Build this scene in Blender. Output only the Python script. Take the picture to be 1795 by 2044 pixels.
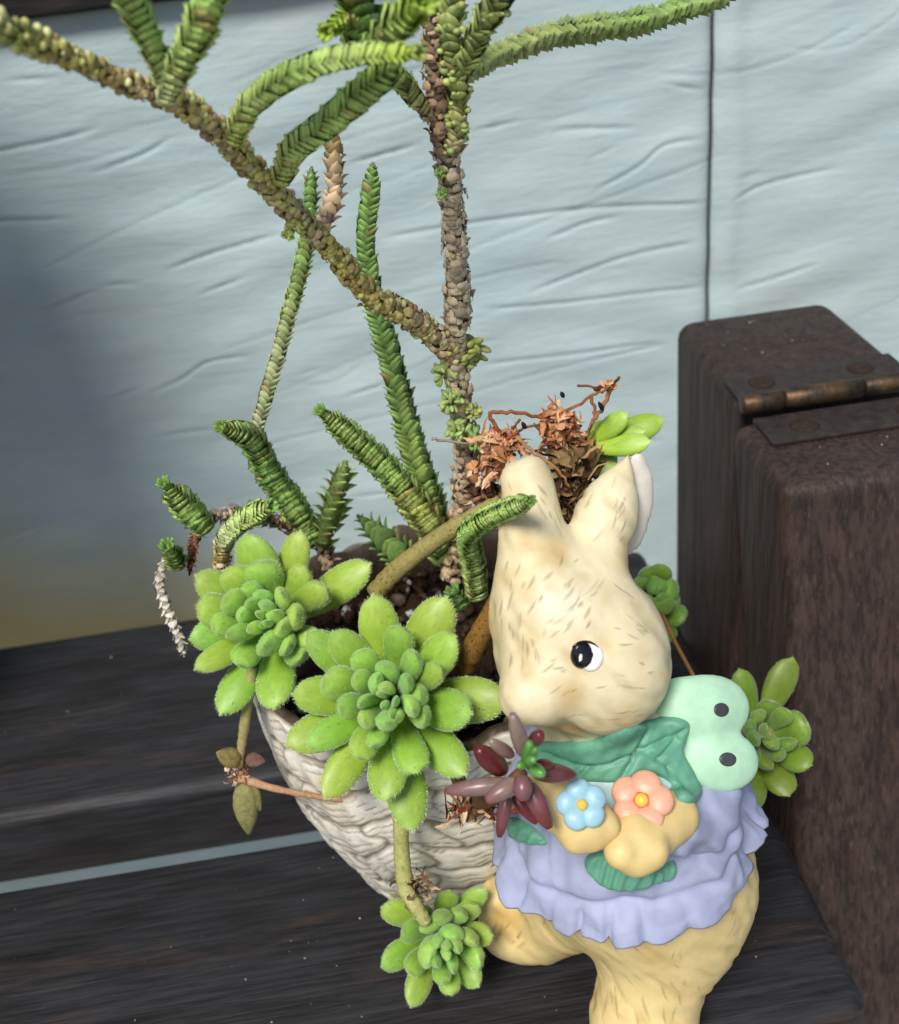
import bpy, bmesh, math, random
import numpy as np
from mathutils import Vector, Matrix, noise as mnoise
from mathutils.bvhtree import BVHTree
from mathutils.geometry import delaunay_2d_cdt

scene = bpy.context.scene
for o in list(bpy.data.objects):
    bpy.data.objects.remove(o)
rng = np.random.default_rng(7)
random.seed(7)

# ------------------------------------------------------------------ camera
PITCH, YAW, ROLL, FPX = 31.0, 3.2, 6.9, 2200.0      # degrees; focal length in units of a 1795 px wide picture
PW, PH, CAMZ = 1795.0, 2044.0, 0.18
_p, _y, _r = (math.radians(a) for a in (PITCH, YAW, ROLL))
FWD = np.array([math.sin(_y)*math.cos(_p), math.cos(_y)*math.cos(_p), -math.sin(_p)])
_rt = np.array([math.cos(_y), -math.sin(_y), 0.0])
_up = np.cross(_rt, FWD)
RT = math.cos(_r)*_rt - math.sin(_r)*_up
UP = math.sin(_r)*_rt + math.cos(_r)*_up
CAM = np.array([0.0, 0.0, CAMZ])
cam = bpy.data.cameras.new('camera')
cam.sensor_fit = 'HORIZONTAL'; cam.sensor_width = 36.0
cam.lens = FPX/PW*36.0
cam.clip_start = 0.005; cam.clip_end = 50.0
cam.dof.use_dof = True
cam.dof.focus_distance = 0.168
cam.dof.aperture_fstop = 34.0
camo = bpy.data.objects.new('camera', cam)
scene.collection.objects.link(camo)
camo.matrix_world = Matrix(((RT[0], UP[0], -FWD[0], CAM[0]), (RT[1], UP[1], -FWD[1], CAM[1]),
                            (RT[2], UP[2], -FWD[2], CAM[2]), (0, 0, 0, 1)))
scene.camera = camo

# ------------------------------------------------------------------ light
SUN_DIR = np.array([-0.26, -0.56, 0.78])           # towards the sun: up, left, in front of the wall
SUN_DIR = SUN_DIR/np.linalg.norm(SUN_DIR)
SUN_STRENGTH, SKY_STRENGTH, EXPOSURE = 2.5, 0.062, 0.60
world = bpy.data.worlds.new('World'); scene.world = world; world.use_nodes = True
wn = world.node_tree.nodes; wl = world.node_tree.links
sky = wn.new('ShaderNodeTexSky'); sky.sky_type = 'NISHITA'; sky.sun_disc = False
sky.sun_elevation = math.asin(SUN_DIR[2]); sky.sun_rotation = math.atan2(SUN_DIR[0], SUN_DIR[1])
sky.air_density = 1.0; sky.dust_density = 1.2; sky.ozone_density = 1.6
wl.new(sky.outputs[0], wn['Background'].inputs[0]); wn['Background'].inputs[1].default_value = SKY_STRENGTH
sun = bpy.data.lights.new('sun', 'SUN'); sun.energy = SUN_STRENGTH; sun.angle = math.radians(18)
sun.color = (1.0, 0.95, 0.87)
suno = bpy.data.objects.new('sun', sun); scene.collection.objects.link(suno)
suno.rotation_euler = Vector(SUN_DIR).to_track_quat('Z', 'Y').to_euler()
vs = scene.view_settings
vs.view_transform = 'Standard'; vs.look = 'None'; vs.exposure = EXPOSURE; vs.gamma = 1.0; vs.use_curve_mapping = False

# ------------------------------------------------------------------ helpers
def ray(px, py):
    return (RT*(px-PW/2) - UP*(py-PH/2))/FPX + FWD
def W3(px, py, Y):                                   # picture point on the plane y = Y
    d = ray(px, py); return CAM + d*(Y/d[1])
def onz(px, py, z):                                  # picture point on the plane z
    d = ray(px, py); return CAM + d*((z-CAM[2])/d[2])
def S(px, P):                                        # picture length at a point -> metres
    return px*float(np.dot(np.asarray(P)-CAM, FWD))/FPX
def nrm(v):
    v = np.asarray(v, float); n = np.linalg.norm(v); return v/n if n > 1e-12 else v
def lin(h):
    h = h.lstrip('#'); c = [int(h[i:i+2], 16)/255 for i in (0, 2, 4)]
    return np.array([x/12.92 if x <= .04045 else ((x+.055)/1.055)**2.4 for x in c])

def link(o):
    scene.collection.objects.link(o); return o
def thing(name, label, cat, loc=(0, 0, 0), group=None):
    o = link(bpy.data.objects.new(name, None)); o.location = Vector([float(v) for v in loc])
    o.empty_display_size = .005
    o['label'] = label; o['category'] = cat
    if group: o['group'] = group
    return o
def wloc(o):
    l = o.location.copy()
    if o.type == 'MESH': l = Vector((0, 0, 0))
    return l
def adopt(o, parent):
    if parent is not None:
        o.parent = parent
        o.matrix_parent_inverse = Matrix.Translation(-parent.location) if parent.parent is None else Matrix()
    return o
def mesh_data(name, v, f, mats, smooth=True, col=None, mi=None):
    me = bpy.data.meshes.new(name)
    me.from_pydata(np.asarray(v, float).tolist(), [], [list(map(int, x)) for x in f])
    for m in (mats if isinstance(mats, (list, tuple)) else [mats]): me.materials.append(m)
    if smooth: me.polygons.foreach_set('use_smooth', [True]*len(me.polygons))
    if mi is not None: me.polygons.foreach_set('material_index', list(map(int, mi)))
    if col is not None:
        a = me.color_attributes.new('col', 'FLOAT_COLOR', 'POINT')
        c = np.ones((len(v), 4)); c[:, :3] = col
        a.data.foreach_set('color', c.ravel())
    me.update(); return me
def mk(name, v, f, mats, parent=None, smooth=True, col=None, mi=None):
    return adopt(link(bpy.data.objects.new(name, mesh_data(name, v, f, mats, smooth, col, mi))), parent)
def tag(o, label=None, cat=None, group=None, kind=None):
    if label: o['label'] = label
    if cat: o['category'] = cat
    if group: o['group'] = group
    if kind: o['kind'] = kind
    return o

class MB:                                            # collects vertices / faces / colours
    def __init__(s): s.v = []; s.f = []; s.c = []; s.m = []; s.n = 0
    def add(s, v, f, c=None, m=0):
        v = np.asarray(v, float).reshape(-1, 3)
        s.v.append(v); s.f += [[i+s.n for i in q] for q in f]; s.m += [m]*len(f)
        cc = np.ones((len(v), 3)) if c is None else np.broadcast_to(np.asarray(c, float), (len(v), 3))
        s.c.append(cc); s.n += len(v)
    def build(s, name, mats, parent=None, smooth=True):
        return mk(name, np.concatenate(s.v), s.f, mats, parent, smooth, np.concatenate(s.c), s.m)

def catmull(P, n):
    P = np.asarray(P, float)
    if len(P) == 2: P = np.array([P[0], (P[0]+P[1])/2, P[1]])
    Q = np.vstack([2*P[0]-P[1], P, 2*P[-1]-P[-2]]); out = []
    for i in range(1, len(Q)-2):
        for t in np.linspace(0, 1, n, endpoint=False):
            a, b, c, d = Q[i-1:i+3]
            out.append(.5*((2*b)+(-a+c)*t+(2*a-5*b+4*c-d)*t*t+(-a+3*b-3*c+d)*t**3))
    out.append(P[-1]); return np.array(out)
def resample(P, step):
    L = np.r_[0, np.cumsum(np.linalg.norm(np.diff(P[:, :3], axis=0), axis=1))]
    n = max(2, int(L[-1]/step)+1); t = np.linspace(0, L[-1], n)
    return np.stack([np.interp(t, L, P[:, k]) for k in range(P.shape[1])], 1)
def frames(P):
    T = np.gradient(P, axis=0); T /= np.linalg.norm(T, axis=1)[:, None]+1e-12
    u = nrm(np.cross(T[0], [0.3, -1, .2])); U = []
    for t in T:
        u = nrm(u-t*np.dot(u, t)); U.append(u)
    U = np.array(U); return T, U, np.cross(T, U)
def tube(P, R, seg=10, caps=True):
    P = np.asarray(P, float); R = np.broadcast_to(np.asarray(R, float), (len(P),))
    T, U, V = frames(P); a = np.linspace(0, 2*math.pi, seg, endpoint=False)
    v = (P[:, None]+R[:, None, None]*(np.cos(a)[None, :, None]*U[:, None]+np.sin(a)[None, :, None]*V[:, None])).reshape(-1, 3)
    f = []
    for i in range(len(P)-1):
        for j in range(seg):
            k = (j+1) % seg; f.append([i*seg+j, i*seg+k, (i+1)*seg+k, (i+1)*seg+j])
    if caps:
        f.append(list(range(seg))[::-1]); f.append([(len(P)-1)*seg+j for j in range(seg)])
    return v, f
def ellipsoid(c, A, B, C, nu=12, nv=8):             # centre and three half-axis vectors
    v = [np.asarray(c)+C]; f = []
    for i in range(1, nv):
        th = math.pi*i/nv
        for j in range(nu):
            ph = 2*math.pi*j/nu
            v.append(c+C*math.cos(th)+math.sin(th)*(A*math.cos(ph)+B*math.sin(ph)))
    v.append(np.asarray(c)-C); n = len(v)-1
    for j in range(nu): f.append([0, 1+j, 1+(j+1) % nu])
    for i in range(nv-2):
        for j in range(nu):
            a = 1+i*nu+j; b = 1+i*nu+(j+1) % nu; f.append([a, a+nu, b+nu, b])
    for j in range(nu): f.append([n, n-nu+(j+1) % nu, n-nu+j])
    return np.array(v), f
def bevel_box(x0, x1, y0, y1, z0, z1, b, seg=3, cuts=0, axis=0):
    bm = bmesh.new(); bmesh.ops.create_cube(bm, size=1)
    for v in bm.verts:
        v.co = Vector(((x0+x1)/2+v.co.x*(x1-x0), (y0+y1)/2+v.co.y*(y1-y0), (z0+z1)/2+v.co.z*(z1-z0)))
    bmesh.ops.bevel(bm, geom=list(bm.edges), offset=b, segments=seg, profile=.5, affect='EDGES')
    v = np.array([list(q.co) for q in bm.verts]); bm.verts.index_update()
    f = [[q.index for q in fc.verts] for fc in bm.faces]; bm.free(); return v, f
def vnoise(P, s, off=0.0):
    return np.array([mnoise.noise(Vector((p[0]*s+off, p[1]*s-off, p[2]*s+2*off))) for p in P])

def surface_nets(F, o, h):                           # quads of the zero level of a 3-D field (negative inside)
    n = np.array(F.shape); ins = F < 0
    cs = [(i, j, k) for i in (0, 1) for j in (0, 1) for k in (0, 1)]
    sl = lambda c: tuple(slice(c[a], n[a]-1+c[a]) for a in range(3))
    cnt = sum(ins[sl(c)].astype(int) for c in cs)
    act = (cnt > 0) & (cnt < 8); idx = -np.ones(act.shape, int); ids = np.argwhere(act); idx[act] = np.arange(len(ids))
    acc = np.zeros((len(ids), 3)); num = np.zeros(len(ids))
    g = lambda c: F[ids[:, 0]+c[0], ids[:, 1]+c[1], ids[:, 2]+c[2]]
    for a in cs:
        for ax in range(3):
            if a[ax] == 0:
                b = list(a); b[ax] = 1; fa, fb = g(a), g(b); m = (fa < 0) != (fb < 0)
                t = fa/np.where(m, fa-fb, 1); p = np.tile(np.array(a, float), (len(ids), 1)); p[:, ax] = t
                acc[m] += p[m]; num[m] += 1
    v = np.asarray(o)+(ids+acc/num[:, None])*h; f = []
    for ax in range(3):
        s0 = [slice(None)]*3; s1 = [slice(None)]*3; s0[ax] = slice(0, n[ax]-1); s1[ax] = slice(1, n[ax])
        A, B = ins[tuple(s0)], ins[tuple(s1)]; e = np.argwhere(A != B)
        u, w = (ax+1) % 3, (ax+2) % 3
        e = e[(e[:, u] > 0) & (e[:, w] > 0) & (e[:, u] < n[u]-1) & (e[:, w] < n[w]-1)]
        q = []
        for du, dw in ((-1, -1), (0, -1), (0, 0), (-1, 0)):
            k = e.copy(); k[:, u] += du; k[:, w] += dw; q.append(idx[k[:, 0], k[:, 1], k[:, 2]])
        q = np.stack(q, 1); fl = ~A[tuple(e.T)]; q[fl] = q[fl][:, ::-1]; f.append(q)
    return v, np.concatenate(f)
def sd_ell(P, c, r, Rm=None):
    q = P-np.asarray(c)
    if Rm is not None: q = q@np.asarray(Rm)         # columns of Rm are the local axes
    r = np.asarray(r, float); k0 = np.linalg.norm(q/r, axis=-1); k1 = np.linalg.norm(q/(r*r), axis=-1)+1e-9
    return k0*(k0-1)/k1
def sd_cone(P, a, b, ra, rb):
    a = np.asarray(a); b = np.asarray(b); d = b-a; t = np.clip(((P-a)@d)/np.dot(d, d), 0, 1)
    return np.linalg.norm(P-a-t[..., None]*d, axis=-1)-(ra+t*(rb-ra))
def smin(a, b, k):
    h = np.clip(.5+.5*(b-a)/k, 0, 1); return b+(a-b)*h-k*h*(1-h)
def grid(lo, hi, h):
    ax = [np.arange(lo[i], hi[i]+h, h) for i in range(3)]
    return np.stack(np.meshgrid(*ax, indexing='ij'), -1)
def relax(v, f, it=2, lam=.5):
    f = np.asarray(f); n = len(v)
    for _ in range(it):
        s = np.zeros_like(v); c = np.zeros(n)
        for k in range(4):
            a, b = f[:, k], f[:, (k+1) % 4]
            np.add.at(s, a, v[b]); np.add.at(c, a, 1)
        v = v+lam*(s/c[:, None]-v)
    return v

# ------------------------------------------------------------------ materials
def mat(name):
    m = bpy.data.materials.new(name); m.use_nodes = True
    nt = m.node_tree; return m, nt, nt.nodes['Principled BSDF'], nt.nodes, nt.links
def ramp(nt, fac, stops):
    r = nt.nodes.new('ShaderNodeValToRGB'); e = r.color_ramp.elements
    while len(e) < len(stops): e.new(.5)
    for i, (p, c) in enumerate(stops):
        e[i].position = p; e[i].color = (*c, 1) if len(c) == 3 else c
    nt.links.new(fac, r.inputs[0]); return r
def texc(nt, scale=(1, 1, 1), rot=(0, 0, 0)):
    t = nt.nodes.new('ShaderNodeTexCoord'); m = nt.nodes.new('ShaderNodeMapping')
    m.inputs['Scale'].default_value = scale; m.inputs['Rotation'].default_value = rot
    nt.links.new(t.outputs['Object'], m.inputs[0]); return m.outputs[0]
def noise(nt, vec, scale, detail=4, rough=.5, dist=0):
    n = nt.nodes.new('ShaderNodeTexNoise'); n.inputs['Scale'].default_value = scale
    n.inputs['Detail'].default_value = detail; n.inputs['Roughness'].default_value = rough; n.inputs['Distortion'].default_value = dist
    nt.links.new(vec, n.inputs['Vector']); return n.outputs['Fac']
def mixc(nt, fac, a, b, mode='MIX'):
    m = nt.nodes.new('ShaderNodeMix'); m.data_type = 'RGBA'; m.blend_type = mode
    for sock, val in ((m.inputs[0], fac), (m.inputs[6], a), (m.inputs[7], b)):
        if hasattr(val, 'is_output') or isinstance(val, bpy.types.NodeSocket): nt.links.new(val, sock)
        elif isinstance(val, (int, float)): sock.default_value = val
        else: sock.default_value = (*val, 1)
    return m.outputs[2]
def bump(nt, bs, h, strength=.3, dist=.0005):
    b = nt.nodes.new('ShaderNodeBump'); b.inputs['Strength'].default_value = strength; b.inputs['Distance'].default_value = dist
    nt.links.new(h, b.inputs['Height']); nt.links.new(b.outputs[0], bs.inputs['Normal']); return b
def vcol(nt):
    a = nt.nodes.new('ShaderNodeAttribute'); a.attribute_name = 'col'; return a.outputs['Color']

def wood(name, axis, cdark, clight, cgrey, rough=.5, grey=.5, fleck=0):
    m, nt, bs, N, L = mat(name)
    sc = [1.0, 1.0, 1.0]; sc[axis] = .06
    v = texc(nt, sc)
    g1 = noise(nt, v, 260, 6, .65, .4); g2 = noise(nt, v, 900, 4, .6)
    psc = [1.6, 1.6, 1.6]; psc[axis] = .35; patch = noise(nt, texc(nt, psc), 60, 5, .65)
    c = ramp(nt, g1, [(.30, cdark), (.62, clight)]).outputs[0]
    gm = ramp(nt, patch, [(.38, (0, 0, 0)), (.68, (grey,)*3)]).outputs[0]
    c = mixc(nt, gm, c, cgrey)
    bsc = [1.2, 1.2, 1.2]; bsc[axis] = .22; bp = noise(nt, texc(nt, bsc), 75, 5, .7, .5); c = mixc(nt, ramp(nt, bp, [(.56, (0, 0, 0)), (.70, (.6,)*3)]).outputs[0], c, (.055, .036, .028))
    fine = ramp(nt, g2, [(.38, (.35,)*3), (.56, (1.1, 1.1, 1.1))]).outputs[0]
    c = mixc(nt, .8, c, fine, 'MULTIPLY')
    dust = noise(nt, texc(nt), 1500, 2, .5); dm = ramp(nt, dust, [(.72, (0, 0, 0)), (.82, (.10,)*3)]).outputs[0]
    c = mixc(nt, dm, c, (.33, .32, .29))
    if fleck:
        fl = noise(nt, texc(nt, [3.0 if k != axis else .5 for k in range(3)]), 420, 3, .6); c = mixc(nt, ramp(nt, fl, [(.58, (0, 0, 0)), (.72, (fleck,)*3)]).outputs[0], c, (.12, .085, .072))
        fl2 = noise(nt, texc(nt, [2.0 if k != axis else .3 for k in range(3)]), 330, 3, .6); c = mixc(nt, ramp(nt, fl2, [(.28, (fleck,)*3), (.42, (0, 0, 0))]).outputs[0], c, (.008, .006, .006))
    L.new(c, bs.inputs['Base Color'])
    rr = ramp(nt, g1, [(.3, (rough+.14,)*3), (.7, (rough-.08,)*3)]).outputs[0]
    L.new(rr, bs.inputs['Roughness']); bs.inputs['Specular IOR Level'].default_value = .38
    ad = N.new('ShaderNodeMath'); ad.operation = 'ADD'; L.new(g1, ad.inputs[0]); L.new(g2, ad.inputs[1])
    bump(nt, bs, ad.outputs[0], .55, .0006)
    return m
M = {}
M['slat'] = wood('dark_stained_wood', 0, (.004, .0036, .004), (.018, .0155, .0165), (.034, .035, .043), .55, .65)
M['post'] = wood('brown_stained_wood', 2, (.016, .009, .0075), (.052, .030, .024), (.058, .043, .038), .6, .45, .38)
M['board'] = wood('black_board', 0, (.003, .003, .003), (.006, .006, .006), (.008, .008, .009), .7, .4)

def simple(name, c, rough=.5, spec=.5, var=.12, scale=300, bmp=.15, sss=0, vc=False, metal=0, coat=0):
    m, nt, bs, N, L = mat(name)
    base = vcol(nt) if vc else None
    n = noise(nt, texc(nt), scale, 4, .6)
    f = ramp(nt, n, [(.3, (1-var,)*3), (.7, (1+var*.4,)*3)]).outputs[0]
    if vc: col = mixc(nt, 1.0, base, f, 'MULTIPLY')
    else: col = mixc(nt, 1.0, tuple(c), f, 'MULTIPLY')
    L.new(col, bs.inputs['Base Color'])
    bs.inputs['Roughness'].default_value = rough; bs.inputs['Specular IOR Level'].default_value = spec
    bs.inputs['Metallic'].default_value = metal; bs.inputs['Coat Weight'].default_value = coat
    if sss:
        bs.inputs['Subsurface Weight'].default_value = sss; bs.inputs['Subsurface Radius'].default_value = (.6, 1, .25)
        bs.inputs['Subsurface Scale'].default_value = .0012
    if bmp: bump(nt, bs, n, bmp, .0004)
    return m
M['clay'] = simple('painted_clay', None, .52, .35, .10, 420, .22, 0, True)
M['pot'] = simple('antiqued_ceramic', None, .5, .4, .16, 700, .25, 0, True)
M['lilac'] = simple('lilac_paint', lin('#a3a9c6'), .55, .3, .2, 170, .18)
M['mint'] = simple('mint_paint', lin('#b9e4c2'), .55, .35, .2, 170, .15)
M['leafpaint'] = simple('leaf_green_paint', lin('#64a186'), .5, .4, .14, 450, .3)
M['bluepaint'] = simple('blue_paint', lin('#9ac4d4'), .4, .45, .1, 500, .2)
M['peach'] = simple('peach_paint', lin('#e5a88c'), .4, .45, .12, 500, .2)
M['coral'] = simple('coral_paint', lin('#dd6a50'), .4, .45, .1, 500, .2)
M['yellow'] = simple('yellow_paint', lin('#edc34e'), .4, .45, .06, 500, .2)
M['palewash'] = simple('pale_blue_paint', lin('#bcd8d8'), .4, .45, .1, 500, .2)
M['white'] = simple('white_paint', (.82, .81, .77), .35, .5, .05, 500, .1)
M['black'] = simple('black_paint', (.006, .006, .009), .22, .5, .05, 500, .0)
M['dot'] = simple('grey_dot_paint', (.06, .06, .065), .4, .5, .15, 900, .1)
M['furmark'] = simple('brown_fur_paint', (.27, .18, .085), .55, .3, .5, 1500, .0)
M['mouthline'] = simple('tan_line_paint', lin('#b3945c'), .55, .3, .3, 900, 0)
M['stemvc'] = simple('succulent_stem', None, .45, .45, .2, 1200, .25, 0, True)
M['dry'] = simple('dry_plant', None, .75, .2, .3, 1500, .35, 0, True)
M['soil'] = simple('soil', None, .95, .1, .4, 1500, .6, 0, True)
M['pad'] = simple('sedum_leaf', None, .32, .5, .2, 700, .12, .15, True)
M['speck'] = simple('crumb', None, .8, .2, .2, 900, .2, 0, True)
# fuzzy rosette leaf
def leafmat(name, c0, c1, ctip):
    m, nt, bs, N, L = mat(name)
    t = N.new('ShaderNodeAttribute'); t.attribute_name = 'col'
    sep = N.new('ShaderNodeSeparateColor'); L.new(t.outputs['Color'], sep.inputs[0])
    oi = N.new('ShaderNodeObjectInfo')
    c = ramp(nt, sep.outputs[0], [(.0, c0), (.55, c1), (1.0, ctip)]).outputs[0]
    n = noise(nt, texc(nt, (1, 1, 1)), 5, 3, .6)
    f = ramp(nt, n, [(.3, (.82,)*3), (.7, (1.08,)*3)]).outputs[0]
    c = mixc(nt, 1.0, c, f, 'MULTIPLY')
    sc_ = N.new('ShaderNodeVectorMath'); sc_.operation = 'ADD'; L.new(texc(nt), sc_.inputs[0]); L.new(oi.outputs['Location'], sc_.inputs[1]); sc_.inputs[1].default_value = (0, 0, 0)
    bl = N.new('ShaderNodeVectorMath'); bl.operation = 'SCALE'; L.new(oi.outputs['Location'], bl.inputs[0]); bl.inputs['Scale'].default_value = 900.0; L.new(bl.outputs[0], sc_.inputs[1])
    sp_n = noise(nt, sc_.outputs[0], 16, 2, .5); c = mixc(nt, ramp(nt, sp_n, [(.69, (0, 0, 0)), (.74, (.75,)*3)]).outputs[0], c, (.05, .075, .012))
    L.new(mixc(nt, 1.0, c, oi.outputs['Color'], 'MULTIPLY'), bs.inputs['Base Color'])
    bs.inputs['Roughness'].default_value = .46; bs.inputs['Specular IOR Level'].default_value = .5
    bs.inputs['Sheen Weight'].default_value = .28; bs.inputs['Sheen Roughness'].default_value = .45
    bs.inputs['Sheen Tint'].default_value = (.85, 1, .8, 1)
    bs.inputs['Subsurface Weight'].default_value = .25; bs.inputs['Subsurface Radius'].default_value = (.7, 1, .2)
    bs.inputs['Subsurface Scale'].default_value = .002
    n2 = noise(nt, texc(nt), 60, 2, .6); bump(nt, bs, n2, .05, .0006)
    return m
M['leaf'] = leafmat('fuzzy_leaf', (.32, .50, .020), (.25, .43, .035), (.32, .50, .08))
M['hair'] = simple('leaf_hair', (.60, .74, .42), .5, .3, 0, 300, 0)

# ------------------------------------------------------------------ wall of embossed panels
YW = .36
Z1 = (598.8, 0, .5189); Z2 = (0, 0, .5004); Z3 = (0, 333, .488); Z4 = (399, 599, .5189)
CREASES = [(Z1, [(300, 920), (520, 880), (900, 825), (1200, 795), (1570, 785)]), (Z1, [(920, 930), (1100, 860), (1250, 830)]),
 (Z1, [(870, 1130), (1000, 1080), (1250, 990), (1530, 930)]), (Z1, [(680, 1190), (1000, 1165), (1300, 1130), (1570, 1105)]),
 (Z1, [(1110, 745), (1300, 640), (1400, 560), (1560, 530)]), (Z1, [(640, 510), (850, 465)]), (Z1, [(1390, 320), (1570, 350)]),
 (Z1, [(960, 540), (1010, 500), (1300, 490)]), (Z1, [(160, 640), (300, 600), (480, 550)]), (Z1, [(1100, 610), (1230, 560)]),
 (Z1, [(1640, 790), (1795, 710), (2100, 640)]), (Z1, [(1660, 1120), (1795, 1080), (2000, 1010)]), (Z1, [(1670, 690), (1795, 660)]), (Z1, [(1090, 1390), (1430, 1320)]),
 (Z2, [(640, 1090), (850, 1010), (1130, 930)]), (Z2, [(360, 690), (560, 620), (700, 540)]), (Z2, [(-300, 660), (0, 600), (200, 560), (400, 510)]),
 (Z2, [(-200, 890), (0, 880), (300, 870)]), (Z2, [(380, 1180), (420, 1140), (580, 1130)]), (Z2, [(0, 320), (250, 310)]),
 (Z2, [(780, 1180), (1000, 1100)]), (Z2, [(120, 1250), (300, 1190), (400, 1150)]), (Z3, [(600, 930), (740, 870), (850, 800), (1040, 770)]),
 (Z3, [(620, 1100), (900, 1070)]), (Z3, [(1200, 860), (1330, 820)]), (Z3, [(400, 970), (600, 890)]), (Z4, [(1080, 250), (1795, 160)]),
 (Z4, [(540, 380), (760, 310)]), (Z4, [(1540, 560), (1795, 540)]), (Z4, [(560, 760), (1000, 710)])]
def crease_field(X, Z):
    H = np.zeros_like(X); lines = []
    for (ox, oy, s), pts in CREASES:
        q = [W3(ox+x*s, oy+y*s, YW) for x, y in pts]; lines.append((np.array([[p[0], p[2]] for p in q]), 1.0))
    r = np.random.default_rng(3)
    for _ in range(420):
        x, z = r.uniform(-.55, .6), r.uniform(-.5, .42); L = r.uniform(.03, .16); sl = r.normal(.16, .09); b = r.normal(0, .006)
        t = np.linspace(0, 1, 5); lines.append((np.stack([x+L*t, z+sl*L*t+b*np.sin(t*3.1)], 1), r.uniform(.08, .45)))
    for P, amp in lines:
        Q = catmull(np.c_[P, np.zeros(len(P))], 6)[:, :2]
        x0, x1 = Q[:, 0].min(), Q[:, 0].max()
        if x1-x0 < 1e-4: continue
        o = np.argsort(Q[:, 0]); zc = np.interp(X, Q[o, 0], Q[o, 1]); s = Z-zc
        m = np.clip((X-x0)/.008, 0, 1)*np.clip((x1-X)/.008, 0, 1)
        w = .00055
        H += amp*m*(-.00075*np.exp(-(s/w)**2)+.00016*np.exp(-((s-.0018)/.0016)**2))
    return H
def wall_panel(x0, x1, fine):
    def axis(a, b, f0, f1):
        f0, f1 = max(a, f0), min(b, f1); nf = int((f1-f0)/.0007)+1; parts = [np.linspace(f0, f1, nf)]
        if f0 > a+1e-6: parts.insert(0, np.linspace(a, f0, int((f0-a)/.008)+2)[:-1])
        if f1 < b-1e-6: parts.append(np.linspace(f1, b, int((b-f1)/.008)+2)[1:])
        return np.concatenate(parts)
    xs = axis(x0, x1, fine[0], fine[1])
    zs = axis(-.5, .42, fine[2], fine[3])
    X, Z = np.meshgrid(xs, zs, indexing='ij'); H = crease_field(X, Z)
    r = np.random.default_rng(11)
    for _ in range(34):
        kx, kz, ph = r.normal(0, 70), r.normal(0, 190), r.uniform(0, 6.28)
        H += .00007*np.sin((X*kx+Z*kz)+ph+.8*np.sin(X*23+Z*31+ph))
    edge = np.minimum(X-x0, x1-X)
    H -= .0022*np.exp(-edge/.0016)
    if x0 > 0: H += .0007*np.exp(-((X-x0-.007-.0014*np.sin(Z*95))/.0035)**2)
    n0, n1 = X.shape; v = np.stack([X, YW-H, Z], -1).reshape(-1, 3); f = []
    ii, jj = np.meshgrid(np.arange(n0-1), np.arange(n1-1), indexing='ij'); a = (ii*n1+jj).ravel()
    f = np.stack([a, a+n1, a+n1+1, a+1], 1)
    return v, f
m, nt, bs, N, L = mat('pale_wall_paint')
big = noise(nt, texc(nt, (1, 1, 1)), 9, 4, .6); mid = noise(nt, texc(nt, (.5, 1, 1.5)), 60, 5, .6); sp = noise(nt, texc(nt), 900, 3, .6)
c = ramp(nt, mid, [(.3, (.405, .525, .55)), (.7, (.505, .61, .625))]).outputs[0]
c = mixc(nt, ramp(nt, big, [(.42, (0, 0, 0)), (.75, (.4,)*3)]).outputs[0], c, (.40, .43, .39))
c = mixc(nt, ramp(nt, sp, [(.66, (0, 0, 0)), (.78, (.5,)*3)]).outputs[0], c, (.62, .66, .66))
# warm olive light painted into the wall colour at the bottom left
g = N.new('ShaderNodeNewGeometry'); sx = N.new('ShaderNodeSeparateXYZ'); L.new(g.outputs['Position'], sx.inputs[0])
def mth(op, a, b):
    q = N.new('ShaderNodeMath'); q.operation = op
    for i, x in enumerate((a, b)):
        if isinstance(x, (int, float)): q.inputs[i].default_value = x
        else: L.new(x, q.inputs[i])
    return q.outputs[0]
olive_light = mth('ADD', mth('ADD', mth('MULTIPLY', mth('ABSOLUTE', mth('ADD', sx.outputs[2], .09), 0), -14.0), mth('MULTIPLY', sx.outputs[0], -5.0)), mth('ADD', mth('MULTIPLY', big, .9), .35))
c = mixc(nt, ramp(nt, olive_light, [(.30, (0, 0, 0)), (1.0, (.85,)*3)]).outputs[0], c, (.42, .34, .12))
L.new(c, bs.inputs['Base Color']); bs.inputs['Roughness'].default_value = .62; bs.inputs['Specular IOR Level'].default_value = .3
rip = noise(nt, texc(nt, (.22, 1, 1.25), (0, math.radians(12), 0)), 230, 6, .68, .8)
rip2 = noise(nt, texc(nt, (.35, 1, 1.1), (0, math.radians(17), 0)), 48, 3, .5, 1.2)
hsum = mth('ADD', mth('MULTIPLY', sp, .22), mth('ADD', mth('MULTIPLY', rip, .8), mth('MULTIPLY', rip2, .4)))
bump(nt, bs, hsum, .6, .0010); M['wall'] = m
backing = mk('wall', *bevel_box(-.62, .72, YW+.003, YW+.03, -.52, .44, .001, 1), simple('wall_backing', (.03, .03, .03), .9), smooth=False)
tag(backing, 'pale grey blue embossed wall panels behind the shelf', kind='structure')
ground = mk('ground', *bevel_box(-3, 3, -3, YW+.03, -.6, -.5, .002, 1), simple('pale_concrete', (.34, .33, .30), .85, .2, .2, 30, .3), smooth=False)
tag(ground, 'pale concrete floor below the shelf', kind='structure')
SEAM = W3(1422, 300, YW)[0]
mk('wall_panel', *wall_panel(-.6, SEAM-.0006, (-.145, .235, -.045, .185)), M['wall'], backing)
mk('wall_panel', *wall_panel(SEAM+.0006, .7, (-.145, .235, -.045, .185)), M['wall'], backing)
zb = W3(0, 46, YW-.006)[2]
bd = mk('wall_batten', *bevel_box(-.6, .7, YW-.006, YW-.0012, zb, zb+.04, .0012, 2), M['board'], smooth=False)
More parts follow.
